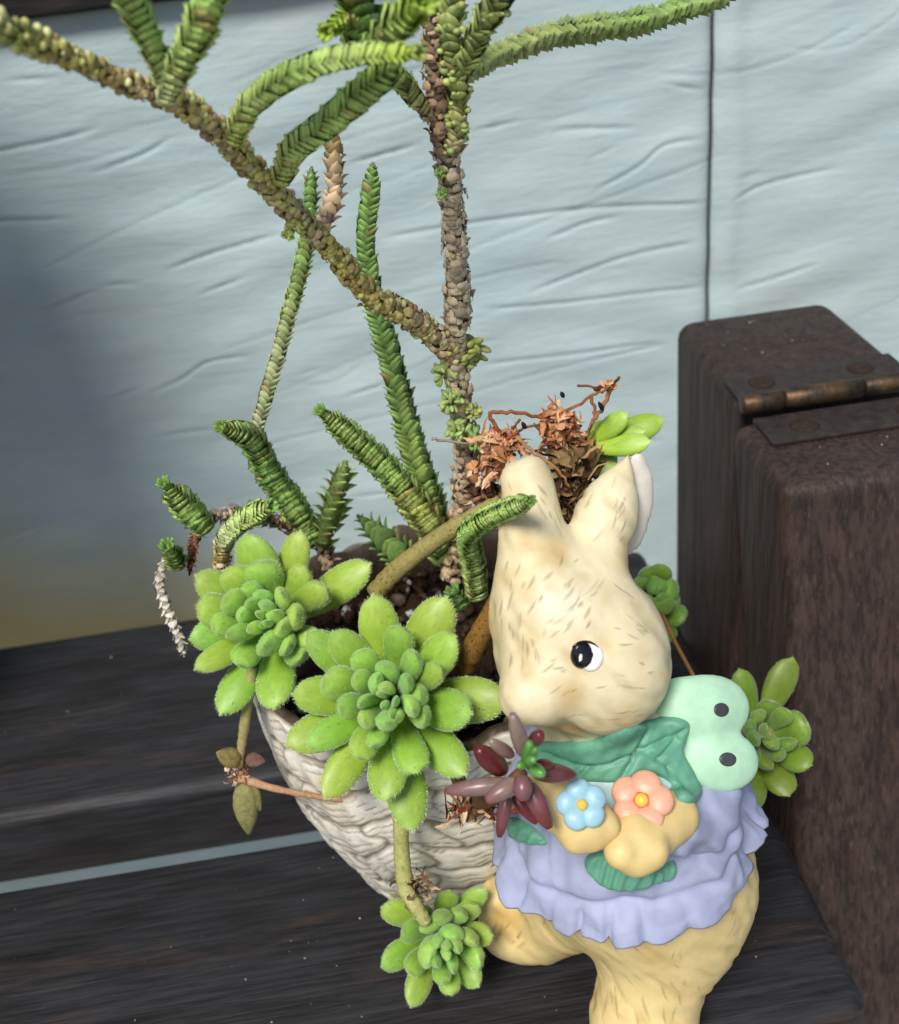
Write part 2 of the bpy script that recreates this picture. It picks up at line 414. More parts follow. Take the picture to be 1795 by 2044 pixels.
tag(bd, 'black wooden batten fixed along the top of the pale wall', 'batten')

# ------------------------------------------------------------------ folding plant stand
SX = .0695
stand = thing('plant_stand', 'dark stained folding wooden plant stand with slatted shelf and rusty brass hinge', 'plant stand', (0, .19, -.021))
def slat(y0, y1):
    v, f = bevel_box(-.5, SX, y0, y1, -.0222, 0, .0035, 4)
    return mk('slat', v, f, M['slat'], stand, smooth=True)
slat(.1945-.001, .2640); slat(.1125, .1730)
for y0, y1 in ((.1945, .264), (.1125, .1695)): pass
rail = mk('rail', *bevel_box(.050, .066, .118, .262, -.045, -.0218, .002, 2), M['post'], stand, smooth=False)
# rear post, upright; front post leaning forward
def smoothpost(v, f, name):
    o = mk(name, v, f, M['post'], stand, smooth=True); return o
ZT = .0720
v, f = bevel_box(.0765, .1165, .2055, .2562, -.45, ZT, .0042, 4); smoothpost(v, f, 'rear_post')
v, f = bevel_box(.0725, .1165, .1715, .2010, -.45, ZT-.0015, .0032, 4)
v[:, 1] += (v[:, 2]-ZT)*.25*(v[:, 2] < ZT-.006)+(-.0015*0)
v[:, 1] += np.where(v[:, 2] < ZT-.006, .0016, 0)
smoothpost(v, f, 'front_post')
# shelf bolts rails behind the posts hold the slats
mk('bracket', *bevel_box(.0655, .0770, .135, .150, -.044, -.022, .0008, 1), M['post'], stand, smooth=False)
mk('bracket', *bevel_box(.0655, .0770, .225, .245, -.044, -.022, .0008, 1), M['post'], stand, smooth=False)
# hinge
m, nt, bs, N, L = mat('rusty_brass')
n1 = noise(nt, texc(nt), 260, 5, .65); n2 = noise(nt, texc(nt), 900, 3, .6)
c = ramp(nt, n1, [(.34, (.025, .019, .014)), (.5, (.07, .05, .032)), (.62, (.12, .068, .032)), (.75, (.16, .125, .08))]).outputs[0]
L.new(c, bs.inputs['Base Color']); bs.inputs['Metallic'].default_value = .65; bs.inputs['Roughness'].default_value = .5
bump(nt, bs, n2, .4, .0003); M['brass'] = m
M['leafplate'] = simple('tarnished_plate', (.050, .038, .034), .5, .4, .5, 400, .4, metal=.35)
M['rust'] = simple('rust', (.034, .020, .014), .8, .3, .5, 700, .5)
hinge = mk('hinge', *bevel_box(.0765, .1150, .2068, .2190, ZT-.0004, ZT+.0005, .0003, 2), M['leafplate'], stand, smooth=False)
v, f = bevel_box(.0765, .1150, .1880, .1995, ZT-.0014, ZT-.0004, .0003, 2); mk('hinge_leaf', v, f, M['leafplate'], hinge, smooth=False)
HB = (.2030, ZT+.0012); bx = [.0752, .0842, .1015, .1150]
for a, b in zip(bx[:-1], bx[1:]):
    P = np.array([[a+.0001, *HB], [a+.0006, *HB], [b-.0006, *HB], [b-.0001, *HB]])
    v, f = tube(P, [.0018, .0021, .0021, .0018], 20); mk('knuckle', v, f, M['brass'], hinge)
for sx, sy, sz in ((.0835, .2135, ZT+.0005), (.1060, .2135, ZT+.0005), (.0850, .1930, ZT-.0004), (.1075, .1930, ZT-.0004)):
    v, f = ellipsoid(np.array([sx, sy, sz]), np.array([.0030, 0, 0]), np.array([0, .0030, 0]), np.array([0, 0, .0007]), 18, 6)
    s = mk('screw', v, f, M['rust'], hinge)

# tall box added out of view on the left, to shade the left of the wall
sbx = thing('shade_box', 'added unseen olive brown box on the left end of the shelf, shading the wall', 'shade box', (-.22, .23, 0))
BOXC = simple('shade_box_paint', lin('#7a6a42'), .6, .3, .2, 200, .3)
for k in range(5):
    mk('board', *bevel_box(-.34, -.128, .200, .2785, k*.047, k*.047+.0465, .002, 2), BOXC, sbx, smooth=False)
# ------------------------------------------------------------------ ceramic planter: pot
PC = np.array([.003, .168]); RIMZ = .055
planter = thing('rabbit_planter', 'ceramic flower pot with a cream rabbit in lilac cape attached', 'planter', (.015, .15, 0))
prof_z = [0, .003, .008, .016, .026, .038, .048, .055]; prof_r = [.0205, .0232, .0250, .0284, .0316, .0336, .0344, .0348]
NA, NZ = 420, 130
zz = np.linspace(0, RIMZ, NZ); rr = np.interp(zz, prof_z, prof_r); rr = np.convolve(np.pad(rr, 6, 'edge'), np.ones(13)/13, 'valid')
A, Zg = np.meshgrid(np.linspace(0, 2*math.pi, NA, endpoint=False), zz, indexing='ij')
Rg = np.tile(rr, (NA, 1))
warp = .0022*np.sin(2*A+1.0)+.0012*np.sin(5*A+40*Zg)+.0006*np.sin(11*A+.5)
warp = warp*1.9+.0009*np.sin(3*A+170*Zg); rowf = (Zg+warp)/.0088; row = np.floor(rowf); fr = rowf-row
gr = np.exp(-(np.minimum(fr, 1-fr)/.085)**2)
hsh = lambda k: np.mod(np.sin(k*127.1+3.3)*43758.5453, 1.0)
seg = 13+np.floor(hsh(row)*4); af = A/(2*math.pi)*seg+hsh(row+9)*3+.25*(fr-.5)+.10*np.sin(fr*6+row); ac = np.mod(af, 1.0)
gr2 = np.exp(-(np.minimum(ac, 1-ac)/.045)**2)*(hsh(np.floor(af)+row*7) > .25)
lines = .5+.5*np.sin(fr*30+2.2*np.sin(A*6+row*2+40*Zg)+hsh(row)*5); lines = np.where(np.sin(A*11+row*3+5*np.sin(Zg*300))>-.25, lines, 1.0)
blob = np.sin(math.pi*np.clip(fr, 0, 1))**.6
Hh_ = .0004*blob-.0004*gr-.0004*gr2+.00010*lines+.0002*np.sin(A*37+Zg*300)
scal = np.clip(1-Zg/.006, 0, 1); Hh_ += scal*(.0009*np.abs(np.sin(A*17)))
Rg = Rg+Hh_
Xg = PC[0]+Rg*np.cos(A); Yg = PC[1]+Rg*np.sin(A)
rimn = .0006*np.sin(A*9)+.0004*np.sin(A*23+1)
Zv = Zg+(Zg/RIMZ)**6*rimn
outer = np.stack([Xg, Yg, Zv], -1)
nin = 14; tin = np.linspace(0, 1, nin)
inner = []
for t in tin:
    z = RIMZ+.0010*math.sin(math.pi*min(1, t*4))-max(0, t-.15)*.030
    r = rr[-1]-.0005-.0026*min(1, t*3.5)-.004*max(0, t-.3)
    wob = .0007*np.sin(A[:, 0]*9)+.0003*np.sin(A[:, 0]*31)
    inner.append(np.stack([PC[0]+(r+wob*.4)*np.cos(A[:, 0]), PC[1]+(r+wob*.4)*np.sin(A[:, 0]), np.full(NA, z)+rimn[:, 0]*(1-t)+wob*(1-t)], -1))
allr = np.concatenate([outer, np.stack(inner, 1)], 1); n1 = allr.shape[1]
f = [[i*n1+j, ((i+1) % NA)*n1+j, ((i+1) % NA)*n1+j+1, i*n1+j+1] for i in range(NA) for j in range(n1-1)]
f.append([i*n1 for i in range(NA)][::-1])
wash = np.clip(.85*gr+.85*gr2+.75*np.clip(1-lines/.22, 0, 1)+.10*np.sin(A*7+Zg*200)+.06, 0, 1)
cl = lin('#ebe6d8'); cd = lin('#8a8070')
colr = cl+(cd-cl)*wash[..., None]
chip = onz(575, 1425, .050); chd = np.linalg.norm(outer-chip, axis=-1)+.0012*np.sin(A*60)*np.sin(Zg*900); colr[chd < .0028] = (.85, .85, .83)
incol = np.tile(lin('#5a4b3b'), (NA, nin, 1))*(1+.5*rng.standard_normal((NA, nin, 1)).clip(-1, 1)*.4)
col = np.concatenate([colr, incol], 1).reshape(-1, 3)
stn = np.array([mnoise.noise(Vector(p*90))+.5*mnoise.noise(Vector(p*260)) for p in allr.reshape(-1, 3)]); col = col*(1-.45*np.clip(stn-.08, 0, 1)[:, None]*np.array([.7, 1.0, 1.5]))
pot = mk('pot', allr.reshape(-1, 3), f, M['pot'], planter, col=col)

# soil
sb = MB(); nr = 26; na = 64; vs_ = [np.array([PC[0], PC[1], .0475])]; fs = []
for i in range(1, nr):
    for j in range(na):
        a = 2*math.pi*j/na; r = .0318*i/(nr-1); p = np.array([PC[0]+r*math.cos(a), PC[1]+r*math.sin(a), 0])
        vs_.append(p+[0, 0, .0455+.0022*mnoise.noise(Vector(p*260))+.0013*mnoise.noise(Vector(p*700))])
for j in range(na): fs.append([0, 1+j, 1+(j+1) % na])
for i in range(nr-2):
    for j in range(na): a = 1+i*na+j; b = 1+i*na+(j+1) % na; fs.append([a, a+na, b+na, b])
sb.add(np.array(vs_), fs, lin('#3a2b20'))
for k in range(330):
    a = rng.uniform(0, 6.28); r = .031*math.sqrt(rng.uniform(0, 1)); p = np.array([PC[0]+r*math.cos(a), PC[1]+r*math.sin(a), .0462+rng.uniform(0, .001)])
    s = rng.uniform(.0005, .0016); q = rng.standard_normal((3, 3)); q, _ = np.linalg.qr(q)
    v, f = ellipsoid(p, q[0]*s*rng.uniform(.7, 1.4), q[1]*s, q[2]*s*rng.uniform(.4, .9), 6, 4); v += rng.normal(0, s*.26, v.shape)
    sb.add(v, f, lin(random.choice(['#3b2c22', '#57463a', '#2a1f18', '#6b5a4b', '#4a3527', '#8d8378', '#d8d5cf' if rng.uniform() < .35 else '#40302a'])))
so = sb.build('soil', M['soil'], planter); tag(so, kind='stuff')

# ------------------------------------------------------------------ ceramic rabbit
def rot_cols(a, hint):                               # orthonormal frame with third column a
    a = nrm(a); x = nrm(np.asarray(hint)-a*np.dot(hint, a)); y = np.cross(a, x); return np.stack([x, y, a], 1)
EB, ET = W3(1186, 1135, .1290), W3(1258, 904, .1350); EL = np.linalg.norm(ET-EB); EC = EB+(ET-EB)*.42+np.array([-.0006, 0, 0])
ER = rot_cols(ET-EB, np.array([.66, -.75, 0]))
FR = rot_cols(W3(1272, 908, .1355)-W3(1252, 1112, .1325), np.array([.35, -.85, .35]))
FC = W3(1266, 1006, .1350)
def ear_inner(P): return sd_ell(P, FC, (.0011, .0034, EL*.47), FR)
def rabbit_field(P):
    d = sd_ell(P, W3(1158, 1292, .1235), (.0123, .0120, .0127))
    d = smin(d, sd_ell(P, W3(1066, 1384, .1150), (.0050, .0048, .0046)), .0030)
    d = smin(d, sd_ell(P, W3(1225, 1345, .1190), (.0070, .0066, .0070)), .0045)
    d = smin(d, sd_ell(P, W3(1085, 1205, .1245), (.0072, .0080, .0080)), .0050)
    d = smin(d, sd_ell(P, W3(1128, 1112, .1275), (.0036, .0036, .0036)), .0030)
    # ears
    e = sd_cone(P, W3(1062, 1130, .1265), W3(1048, 962, .1340), .0049, .0036)
    e = smin(e, sd_cone(P, W3(1090, 1085, .1285), W3(1064, 950, .1345), .0030, .0022), .002)
    d = smin(d, e, .0022)
    d = smin(d, sd_cone(P, W3(1190, 1150, .1265), W3(1195, 1075, .1300), .0050, .0036), .0022)
    e = smin(sd_ell(P, EC, (.0043, .0046, EL*.40), ER), sd_cone(P, EC, ET, .0034, .0004), .0030)
    d = smin(d, e, .0014)
    d = smin(d, ear_inner(P), .0005)
    # neck, trunk
    d = smin(d, sd_cone(P, W3(1190, 1430, .1240), np.array([.029, .125, .058]), .0085, .0120), .0025)
    d = smin(d, sd_cone(P, np.array([.029, .125, .058]), np.array([.0305, .125, .036]), .0115, .0180), .004)
    # right thigh, leg and foot
    d = smin(d, sd_ell(P, (.0350, .1225, .0285), (.0156, .0148, .0150)), .004)
    d = smin(d, sd_cone(P, (.0340, .1195, .0200), (.0295, .1150, .0085), .0118, .0082), .004)
    d = smin(d, sd_ell(P, (.0282, .1105, .0062), (.0087, .0115, .0062)), .004)
    # left leg and foot
    d = smin(d, sd_cone(P, (.0240, .1290, .0240), W3(1085, 1845, .134), .0110, .0068), .004)
    d = smin(d, sd_ell(P, W3(1045, 1835, .1345)+np.array([0, 0, -.0012]), (.0088, .0068, .0066)), .003)
    d = smin(d, sd_ell(P, W3(995, 1795, .1360), (.0036, .0042, .0042)), .002)
    # join to the pot at the back
    d = smin(d, sd_cone(P, (.0255, .130, .040), (.018, .146, .040), .009, .008), .003)
    return d
G = grid((-.004, .098, -.001), (.058, .152, .116), .0006)
Fd = rabbit_field(G); Fd = np.maximum(Fd, .0002-G[..., 2])
rv, rf = surface_nets(Fd, (-.004, .098, -.001), .0006); rv = relax(rv, rf, 2, .5)
del G, Fd
# airbrushed paint: cream head, yellower legs, white muzzle and inner ear
cream, ochre, yel, wht = lin('#e4d7b2'), lin('#cfb67c'), lin('#dfc98f'), lin('#ebe5d8')
tz = np.clip((rv[:, 2]-.035)/.03, 0, 1)[:, None]
rc = yel+(cream-yel)*tz
nz = np.array([mnoise.noise(Vector(p*150))*.6+mnoise.noise(Vector(p*420))*.4 for p in rv])
rc = rc+(ochre-rc)*np.clip(.15+nz*.9, 0, .75)[:, None]
def blend(c, r0, r1, colr, amt=1.0):
    global rc
    d = np.linalg.norm(rv-np.asarray(c), axis=1); w = np.clip((r1-d)/(r1-r0), 0, 1); w = w*w*(3-2*w)*amt
    rc = rc+(colr-rc)*w[:, None]
blend(W3(1035, 1375, .1095), .0010, .0050, wht, .55)
blend(W3(1140, 1190, .113), .001, .0105, wht, .7)
for (x_, y_, Y_, r_, a_) in ((1250, 1450, .116, .0060, .75), (1130, 1465, .114, .0050, .8), (1325, 1340, .122, .0050, .6), (1140, 1385, .112, .0038, .55), (1105, 1105, .124, .0036, .6), (1235, 1125, .126, .0034, .7), (990, 1250, .122, .0050, .5), (1010, 1840, .131, .0060, .8), (1120, 1860, .128, .006, .5), (1300, 1900, .108, .004, .5), (1460, 1800, .118, .007, .5), (1200, 1990, .108, .004, .5)):
    blend(W3(x_, y_, Y_), .0005, r_, lin('#c3a05c'), a_)
win = (np.abs(ear_inner(rv)) < .00035) & (sd_ell(rv, EC, (.0043, .0046, EL*.40), ER) > .0003)
rc = rc+(wht-rc)*(win*.92)[:, None]
# shallow combed fur relief
q = rv@np.stack([nrm([.75, .1, .55]), nrm([.1, 1, 0]), nrm([-.55, 0, .75])], 1)
comb = np.array([mnoise.noise(Vector((p[0]*520, p[1]*300, p[2]*95))) for p in q])
e1 = rv[rf[:, 1]]-rv[rf[:, 0]]; e2 = rv[rf[:, 3]]-rv[rf[:, 0]]; fn = np.cross(e1, e2); vn = np.zeros_like(rv)
for k in range(4): np.add.at(vn, rf[:, k], fn)
vn /= np.linalg.norm(vn, axis=1)[:, None]+1e-15
rv = rv-vn*(np.clip(-comb, 0, 1)*.00065)[:, None]
rc = rc*(1-.30*np.clip(-comb-.12, 0, 1)[:, None]*np.array([.8, 1.0, 1.5]))
rabbit = mk('rabbit', rv, rf, M['clay'], planter, col=rc)
T_rabbit = BVHTree.FromPolygons(rv.tolist(), rf.tolist())

# lilac cape: gathered bell with a ruffled hem, open neck
AX = np.array([.0288, .1252])
cz = [.0660, .0625, .058, .0535, .0490, .0455, .0425, .0400]; cr = [.0098, .0128, .0158, .0178, .0191, .0199, .0210, .0223]
na, nz_ = 240, 60
tt = np.linspace(0, 1, nz_); zc = np.interp(tt, np.linspace(0, 1, len(cz)), cz); rcv = np.interp(tt, np.linspace(0, 1, len(cz)), cr)
rcv = np.convolve(np.pad(rcv, 3, 'edge'), np.ones(7)/7, 'valid')
th = np.linspace(0, 2*math.pi, na, endpoint=False); TH, TT = np.meshgrid(th, tt, indexing='ij')
RR = np.tile(rcv, (na, 1)); ZZ = np.tile(zc, (na, 1))
fold = 1-3.2*np.clip(1-np.abs(np.sin(10.5*TH+1.3*np.sin(3*TH)+.5))*1.7, 0, 1)**1.3
ruff = np.clip((TT-.72)/.16, 0, 1)
RR = RR+ruff*.00042*fold*(.75+.45*np.sin(3.1*TH+1)+.3*np.sin(7.7*TH))+ruff*.0006*np.sin(7*TH+2)+.00055*np.clip(TT*1.6, 0, 1)*np.sin(6*TH+4*TT+2*np.sin(2*TH))*(1-ruff)-.0007*np.exp(-((TT-.73)/.035)**2)
ZZ = ZZ+ruff*.0004*np.sin(15*TH+1.1*np.sin(3*TH)+1.8)+ruff*.0004*np.sin(6*TH)-.0012*np.cos(TH-math.radians(200))*TT
cr_ = np.array([[mnoise.noise(Vector((math.cos(a)*3.2, math.sin(a)*3.2, t*3.0+a*.3)))+.6*mnoise.noise(Vector((math.cos(a)*7, math.sin(a)*7, t*5+4))) for t in tt] for a in th])
RR = RR-.0010*np.abs(cr_)*np.clip(TT*2.5, 0, 1)+.0005*np.sin(5*TH+9*TT)*np.clip(TT*2, 0, 1)+.0003*np.sin(13*TH-14*TT)
outer = np.stack([AX[0]+RR*np.cos(TH), AX[1]+RR*np.sin(TH), ZZ], -1)
innr = np.stack([AX[0]+(RR-.0012)*np.cos(TH), AX[1]+(RR-.0012)*np.sin(TH), ZZ+.0002], -1)[:, ::-1]
allc = np.concatenate([outer, innr], 1); n1 = allc.shape[1]
f = [[i*n1+j, i*n1+j+1, ((i+1) % na)*n1+j+1, ((i+1) % na)*n1+j] for i in range(na) for j in range(n1-1)]
cape = mk('cape', allc.reshape(-1, 3), f, M['lilac'], planter)
T_cape = BVHTree.FromPolygons(allc.reshape(-1, 3).tolist(), f)

def blob_mesh(fun, lo, hi, h, name, m, parent):
    G = grid(lo, hi, h); v, f = surface_nets(fun(G), lo, h); v = relax(v, f, 2)
    return mk(name, v, f, m, parent), BVHTree.FromPolygons(v.tolist(), f.tolist())
# sleeve
def sleeve_f(P):
    d = sd_cone(P, W3(1410, 1610, .1145), W3(1345, 1655, .1085), .0044, .0038)
    d = smin(d, sd_cone(P, W3(1420, 1590, .1155), W3(1410, 1665, .1110), .0040, .0028), .003)
    return d+.00035*np.sin(P[..., 0]*1500+P[..., 2]*900)
_, T_sleeve = blob_mesh(sleeve_f, W3(1390, 1600, .112)-.014, W3(1390, 1600, .112)+.014, .0005, 'sleeve', M['lilac'], planter)
# paws
def clayblob(fun, c, name, colr, size=.013, h=.00045):
    lo = np.asarray(c)-size; G = grid(lo, np.asarray(c)+size, h); v, f = surface_nets(fun(G), lo, h); v = relax(v, f, 2)
    cc = np.tile(colr, (len(v), 1))*(1+.10*vnoise(v, 500)[:, None])
    return mk(name, v, f, M['clay'], planter, col=cc), BVHTree.FromPolygons(v.tolist(), f.tolist())
yp = lin('#e0c687')
PL = W3(1165, 1640, .1050); PR = W3(1268, 1680, .1040)
def paw_l(P):
    d = sd_cone(P, W3(1085, 1590, .110), PL, .0034, .0038)
    for k, (x, y) in enumerate(((1150, 1675), (1185, 1668), (1210, 1650))): d = smin(d, sd_cone(P, PL, W3(x, y, .1035), .0034, .0020), .0012)
    return d
def paw_r(P):
    d = sd_cone(P, W3(1345, 1630, .108), PR, .0036, .0041)
    for k, (x, y) in enumerate(((1240, 1700), (1270, 1715), (1300, 1700))): d = smin(d, sd_cone(P, PR, W3(x, y, .1015), .0036, .0024), .0012)
    return d
_, T_pl = clayblob(paw_l, PL+[-.003, 0, 0], 'paw', yp); _, T_pr = clayblob(paw_r, PR+[.002, 0, 0], 'paw', yp)
# bow of two rounded loops at the back of the neck
def bow_f(P):
    ax = nrm(np.array([.25, -.8, .55]))
    R1 = rot_cols(ax, np.array([1., .0, -.12])); R2 = rot_cols(ax, np.array([1., .0, -.35]))
    d = sd_ell(P, W3(1415, 1416, .1205), (.0068, .0051, .0020), R1)
    d2 = sd_ell(P, W3(1440, 1518, .1160), (.0062, .0046, .0022), R2)
    d = smin(d, d2, .0009)
    d = smin(d, sd_cone(P, W3(1350, 1405, .1215), W3(1390, 1420, .1210), .0034, .0034), .003)
    return d
bc = W3(1420, 1460, .12)
bow, T_bow = blob_mesh(bow_f, bc-.0145, bc+.0145, .00042, 'bow', M['mint'], planter)

ALLT = [T_rabbit, T_cape, T_sleeve, T_pl, T_pr, T_bow]
def hit(px, py, targets):
    d = Vector(nrm(ray(px, py))); best = None
    for t in targets:
        h = t.ray_cast(Vector(CAM), d)
        if h[0] is not None and (best is None or h[3] < best[2]): best = (np.array(h[0]), np.array(h[1]), h[3])
    if best is None: return None
    n = best[1]
    if np.dot(n, d) > 0: n = -n
    return best[0], n
def smooth_outline(pts, n=8):
    P = np.array(pts+[pts[0]], float); Q = np.vstack([P[-2], P, P[1]]); out = []
    for i in range(1, len(Q)-2):
        for t in np.linspace(0, 1, n, endpoint=False):
            a, b, c, d = Q[i-1:i+3]; out.append(.5*((2*b)+(-a+c)*t+(2*a-5*b+4*c-d)*t*t+(-a+3*b-3*c+d)*t**3))
    return np.array(out)
def patch(name, outline, targets, thick, m, parent, step=6.0, w=14.0, smooth=True, relief=None, embed=.0004, nsm=6, settle=0):
    B = smooth_outline(outline, nsm) if smooth else np.array(outline, float)
    lo, hi = B.min(0), B.max(0); xs, ys = np.arange(lo[0], hi[0], step), np.arange(lo[1], hi[1], step)
    X, Y = np.meshgrid(xs, ys); I = np.stack([X.ravel(), Y.ravel()], 1)
    seg = np.roll(B, -1, 0)-B
    def dist(q):
        t = np.clip(((q[:, None]-B[None])*seg[None]).sum(-1)/((seg**2).sum(-1)+1e-9), 0, 1)
        return np.linalg.norm(q[:, None]-(B[None]+t[..., None]*seg[None]), axis=-1).min(1)
    ins = np.zeros(len(I), bool); j = len(B)-1
    for i in range(len(B)):
        c = ((B[i, 1] > I[:, 1]) != (B[j, 1] > I[:, 1])) & (I[:, 0] < (B[j, 0]-B[i, 0])*(I[:, 1]-B[i, 1])/(B[j, 1]-B[i, 1]+1e-12)+B[i, 0]); ins ^= c; j = i
    I = I[ins]; I = I[dist(I) > step*.45]
    pts = np.vstack([B, I]); nb = len(B)
    r = delaunay_2d_cdt([Vector(p) for p in pts], [(i, (i+1) % nb) for i in range(nb)], [], 1, 1e-4)
    V2 = np.array([list(p) for p in r[0]]); F = [list(q) for q in r[2]]; D = dist(V2)
    base = np.full((len(V2), 3), np.nan); nn = np.zeros((len(V2), 3))
    for i, p in enumerate(V2):
        h = hit(p[0], p[1], targets)
        if h: base[i], nn[i] = h
    ok = ~np.isnan(base[:, 0])
    if not ok.any(): return None
    for i in np.where(~ok)[0]:
        k = np.where(ok)[0][np.argmin(((V2[ok]-V2[i])**2).sum(1))]; d = ray(*V2[i]); n = nrm(-FWD)
        base[i] = CAM+d*(np.dot(base[k]-CAM, FWD)/np.dot(d, FWD)); nn[i] = nn[k]
    if settle:
        dep = (base-CAM)@FWD
        for _ in range(settle):
            acc = dep.copy(); cnt_ = np.ones(len(dep))
            for q in F:
                m_ = dep[q].sum()
                for i in q: acc[i] += m_; cnt_[i] += len(q)
            dep = np.minimum(acc/cnt_, (base-CAM)@FWD+.0003)
        for i, p in enumerate(V2):
            d = ray(*p); base[i] = CAM+d*(dep[i]/np.dot(d, FWD))
    n2 = nn.copy()
    for _ in range(4+settle):
        acc = n2.copy()
        for q in F:
            s = n2[q].sum(0)
            for i in q: acc[i] += s
        n2 = acc/(np.linalg.norm(acc, axis=1)[:, None]+1e-12)
    prof = np.sqrt(np.clip(1-(1-np.clip(D/w, 0, 1))**2, 0, 1)); hgt = thick*prof
    if relief is not None: hgt = hgt+relief(V2)*np.clip(D/w, 0, 1)
    top = base+n2*(hgt+.00006)[:, None]; bot = base-n2*embed
    edge = {}
    for q in F:
        for a, b in zip(q, q[1:]+q[:1]): edge[(a, b)] = 1
    ff = [q for q in F]+[[i+len(V2) for i in q[::-1]] for q in F]+[[b, a, a+len(V2), b+len(V2)] for (a, b) in edge if (b, a) not in edge]
    tri = np.array([top[i] for i in F[0][:3]]); nf = np.cross(tri[1]-tri[0], tri[2]-tri[0])
    if np.dot(nf, FWD) > 0: ff = [q[::-1] for q in ff]
    return mk(name, np.vstack([top, bot]), ff, m, parent)
def circ(x, y, rx, ry, n=20, a0=0): return [(x+rx*math.cos(a)*math.cos(a0)-ry*math.sin(a)*math.sin(a0), y+rx*math.cos(a)*math.sin(a0)+ry*math.sin(a)*math.cos(a0)) for a in np.linspace(0, 2*math.pi, n, endpoint=False)]
def stroke(name, pts, w, targets, m, parent, thick=.00012, embed=.0002):
    C = catmull(np.c_[np.array(pts, float), np.zeros(len(pts))], 8)[:, :2]; t = np.gradient(C, axis=0); t /= np.linalg.norm(t, axis=1)[:, None]
    nn = np.stack([-t[:, 1], t[:, 0]], 1); ww = w*np.sqrt(np.clip(1-(2*np.linspace(0, 1, len(C))-1)**4, .03, 1))/2
    return patch(name, [tuple(p) for p in np.vstack([C+nn*ww[:, None], (C-nn*ww[:, None])[::-1]])], targets, thick, m, parent, step=max(2.5, w*.5), w=max(2, w*.4), smooth=False, embed=embed)
# eye
eye = patch('eye', circ(1181, 1313, 24, 28, a0=.25), [T_rabbit], .00022, M['white'], planter, 5, 10)
patch('pupil', circ(1162, 1308, 23, 27, a0=.15), [T_rabbit], .00042, M['black'], eye, 4, 8)
patch('eye_glint', circ(1159, 1311, 5, 9), [T_rabbit], .00056, M['white'], eye, 2, 4)
stroke('eyelash', [(1142, 1292), (1158, 1282), (1178, 1282), (1197, 1294)], 5, [T_rabbit], M['black'], eye, .0003)
# collar leaf with veins
VE = [[(1240, 1555), (1265, 1500), (1285, 1450)], [(1265, 1500), (1330, 1470), (1370, 1448)], [(1270, 1490), (1330, 1530), (1375, 1590)], [(1310, 1515), (1345, 1470)], [(1330, 1530), (1340, 1580)], [(1100, 1500), (1180, 1525), (1262, 1502)], [(1180, 1525), (1160, 1555)]]
def veins(V2):
    h = np.zeros(len(V2))
    for L_ in VE:
        C = catmull(np.c_[np.array(L_, float), np.zeros(len(L_))], 10)[:, :2]; d = np.sqrt(((V2[:, None]-C[None])**2).sum(-1)).min(1)
        h -= .0007*np.exp(-(d/5.0)**2)
    return h+.00006*np.sin(V2[:, 0]*.19+V2[:, 1]*.11)
patch('collar_leaf', [(1078, 1482), (1180, 1475), (1285, 1442), (1345, 1428), (1378, 1446), (1366, 1480), (1362, 1502), (1386, 1540), (1398, 1588), (1378, 1606), (1352, 1600), (1338, 1572), (1312, 1548), (1280, 1542), (1240, 1562), (1150, 1562), (1092, 1548), (1070, 1520)],
      ALLT, .0012, M['leafpaint'], planter, 4.5, 14, relief=veins, settle=14, embed=.0012)
patch('ribbon', [(1105, 1560), (1200, 1548), (1330, 1552), (1338, 1590), (1290, 1640), (1200, 1610), (1140, 1640), (1105, 1600)], [T_cape, T_rabbit], .0006, M['palewash'], planter, 7, 12)
ribs = lambda V2: .00035*np.sin(V2[:, 0]*.28+V2[:, 1]*.10)
patch('posy_leaf', [(1170, 1712), (1205, 1698), (1260, 1722), (1310, 1728), (1346, 1718), (1344, 1748), (1300, 1764), (1250, 1774), (1205, 1768), (1180, 1745)], [T_cape, T_sleeve], .0013, M['leafpaint'], planter, 5, 12, relief=ribs)
patch('posy_leaf', [(1015, 1632), (1050, 1640), (1085, 1668), (1090, 1686), (1050, 1682), (1022, 1664)], [T_cape, T_rabbit], .0011, M['leafpaint'], planter, 5, 10, relief=ribs)
patch('petal', [(1010, 1595), (1032, 1600), (1036, 1622), (1016, 1622)], [T_cape, T_rabbit], .0012, M['coral'], planter, 5, 10)
for x, y, rx, ry in ((1440, 1417, 15, 14), (1453, 1516, 17, 14)): patch('bow_dot', circ(x, y, rx, ry, 16, .1), [T_bow], .00012, M['dot'], bow, 4, 6)
def flower(px, py, R, mp, mc, a0, lift, cm=None):
    h = hit(px, py, ALLT); n = nrm(h[1]*.5-FWD*.9); c = h[0]+n*lift; u = nrm(RT-n*np.dot(RT, n)); w = np.cross(n, u)
    root = None; pr = S(R, c)
    for k in range(5):
        a = a0+2*math.pi*k/5; d = u*math.cos(a)+w*math.sin(a); t = -u*math.sin(a)+w*math.cos(a)
        v, f = ellipsoid(c+d*pr*.53+n*.0002, d*pr*.48, t*pr*.50, nrm(n+d*.15)*.0008, 16, 10)
        v -= n*((((v-c)@d)/pr-.56)**2*.0006)[:, None]
        if root is None: root = mk('flower', *ellipsoid(c-n*.0006, u*pr*.42, w*pr*.42, n*.0017, 20, 8), mp if cm is None else cm, planter)
        mk('petal', v, f, mp, root)
    mk('flower_center', *ellipsoid(c+n*.0008, u*pr*.22, w*pr*.22, n*.0007, 14, 8), mc, root)
flower(1160, 1607, 52, M['bluepaint'], M['yellow'], .5, .0010)
flower(1281, 1606, 64, M['peach'], M['yellow'], 1.25, .0018, M['coral'])

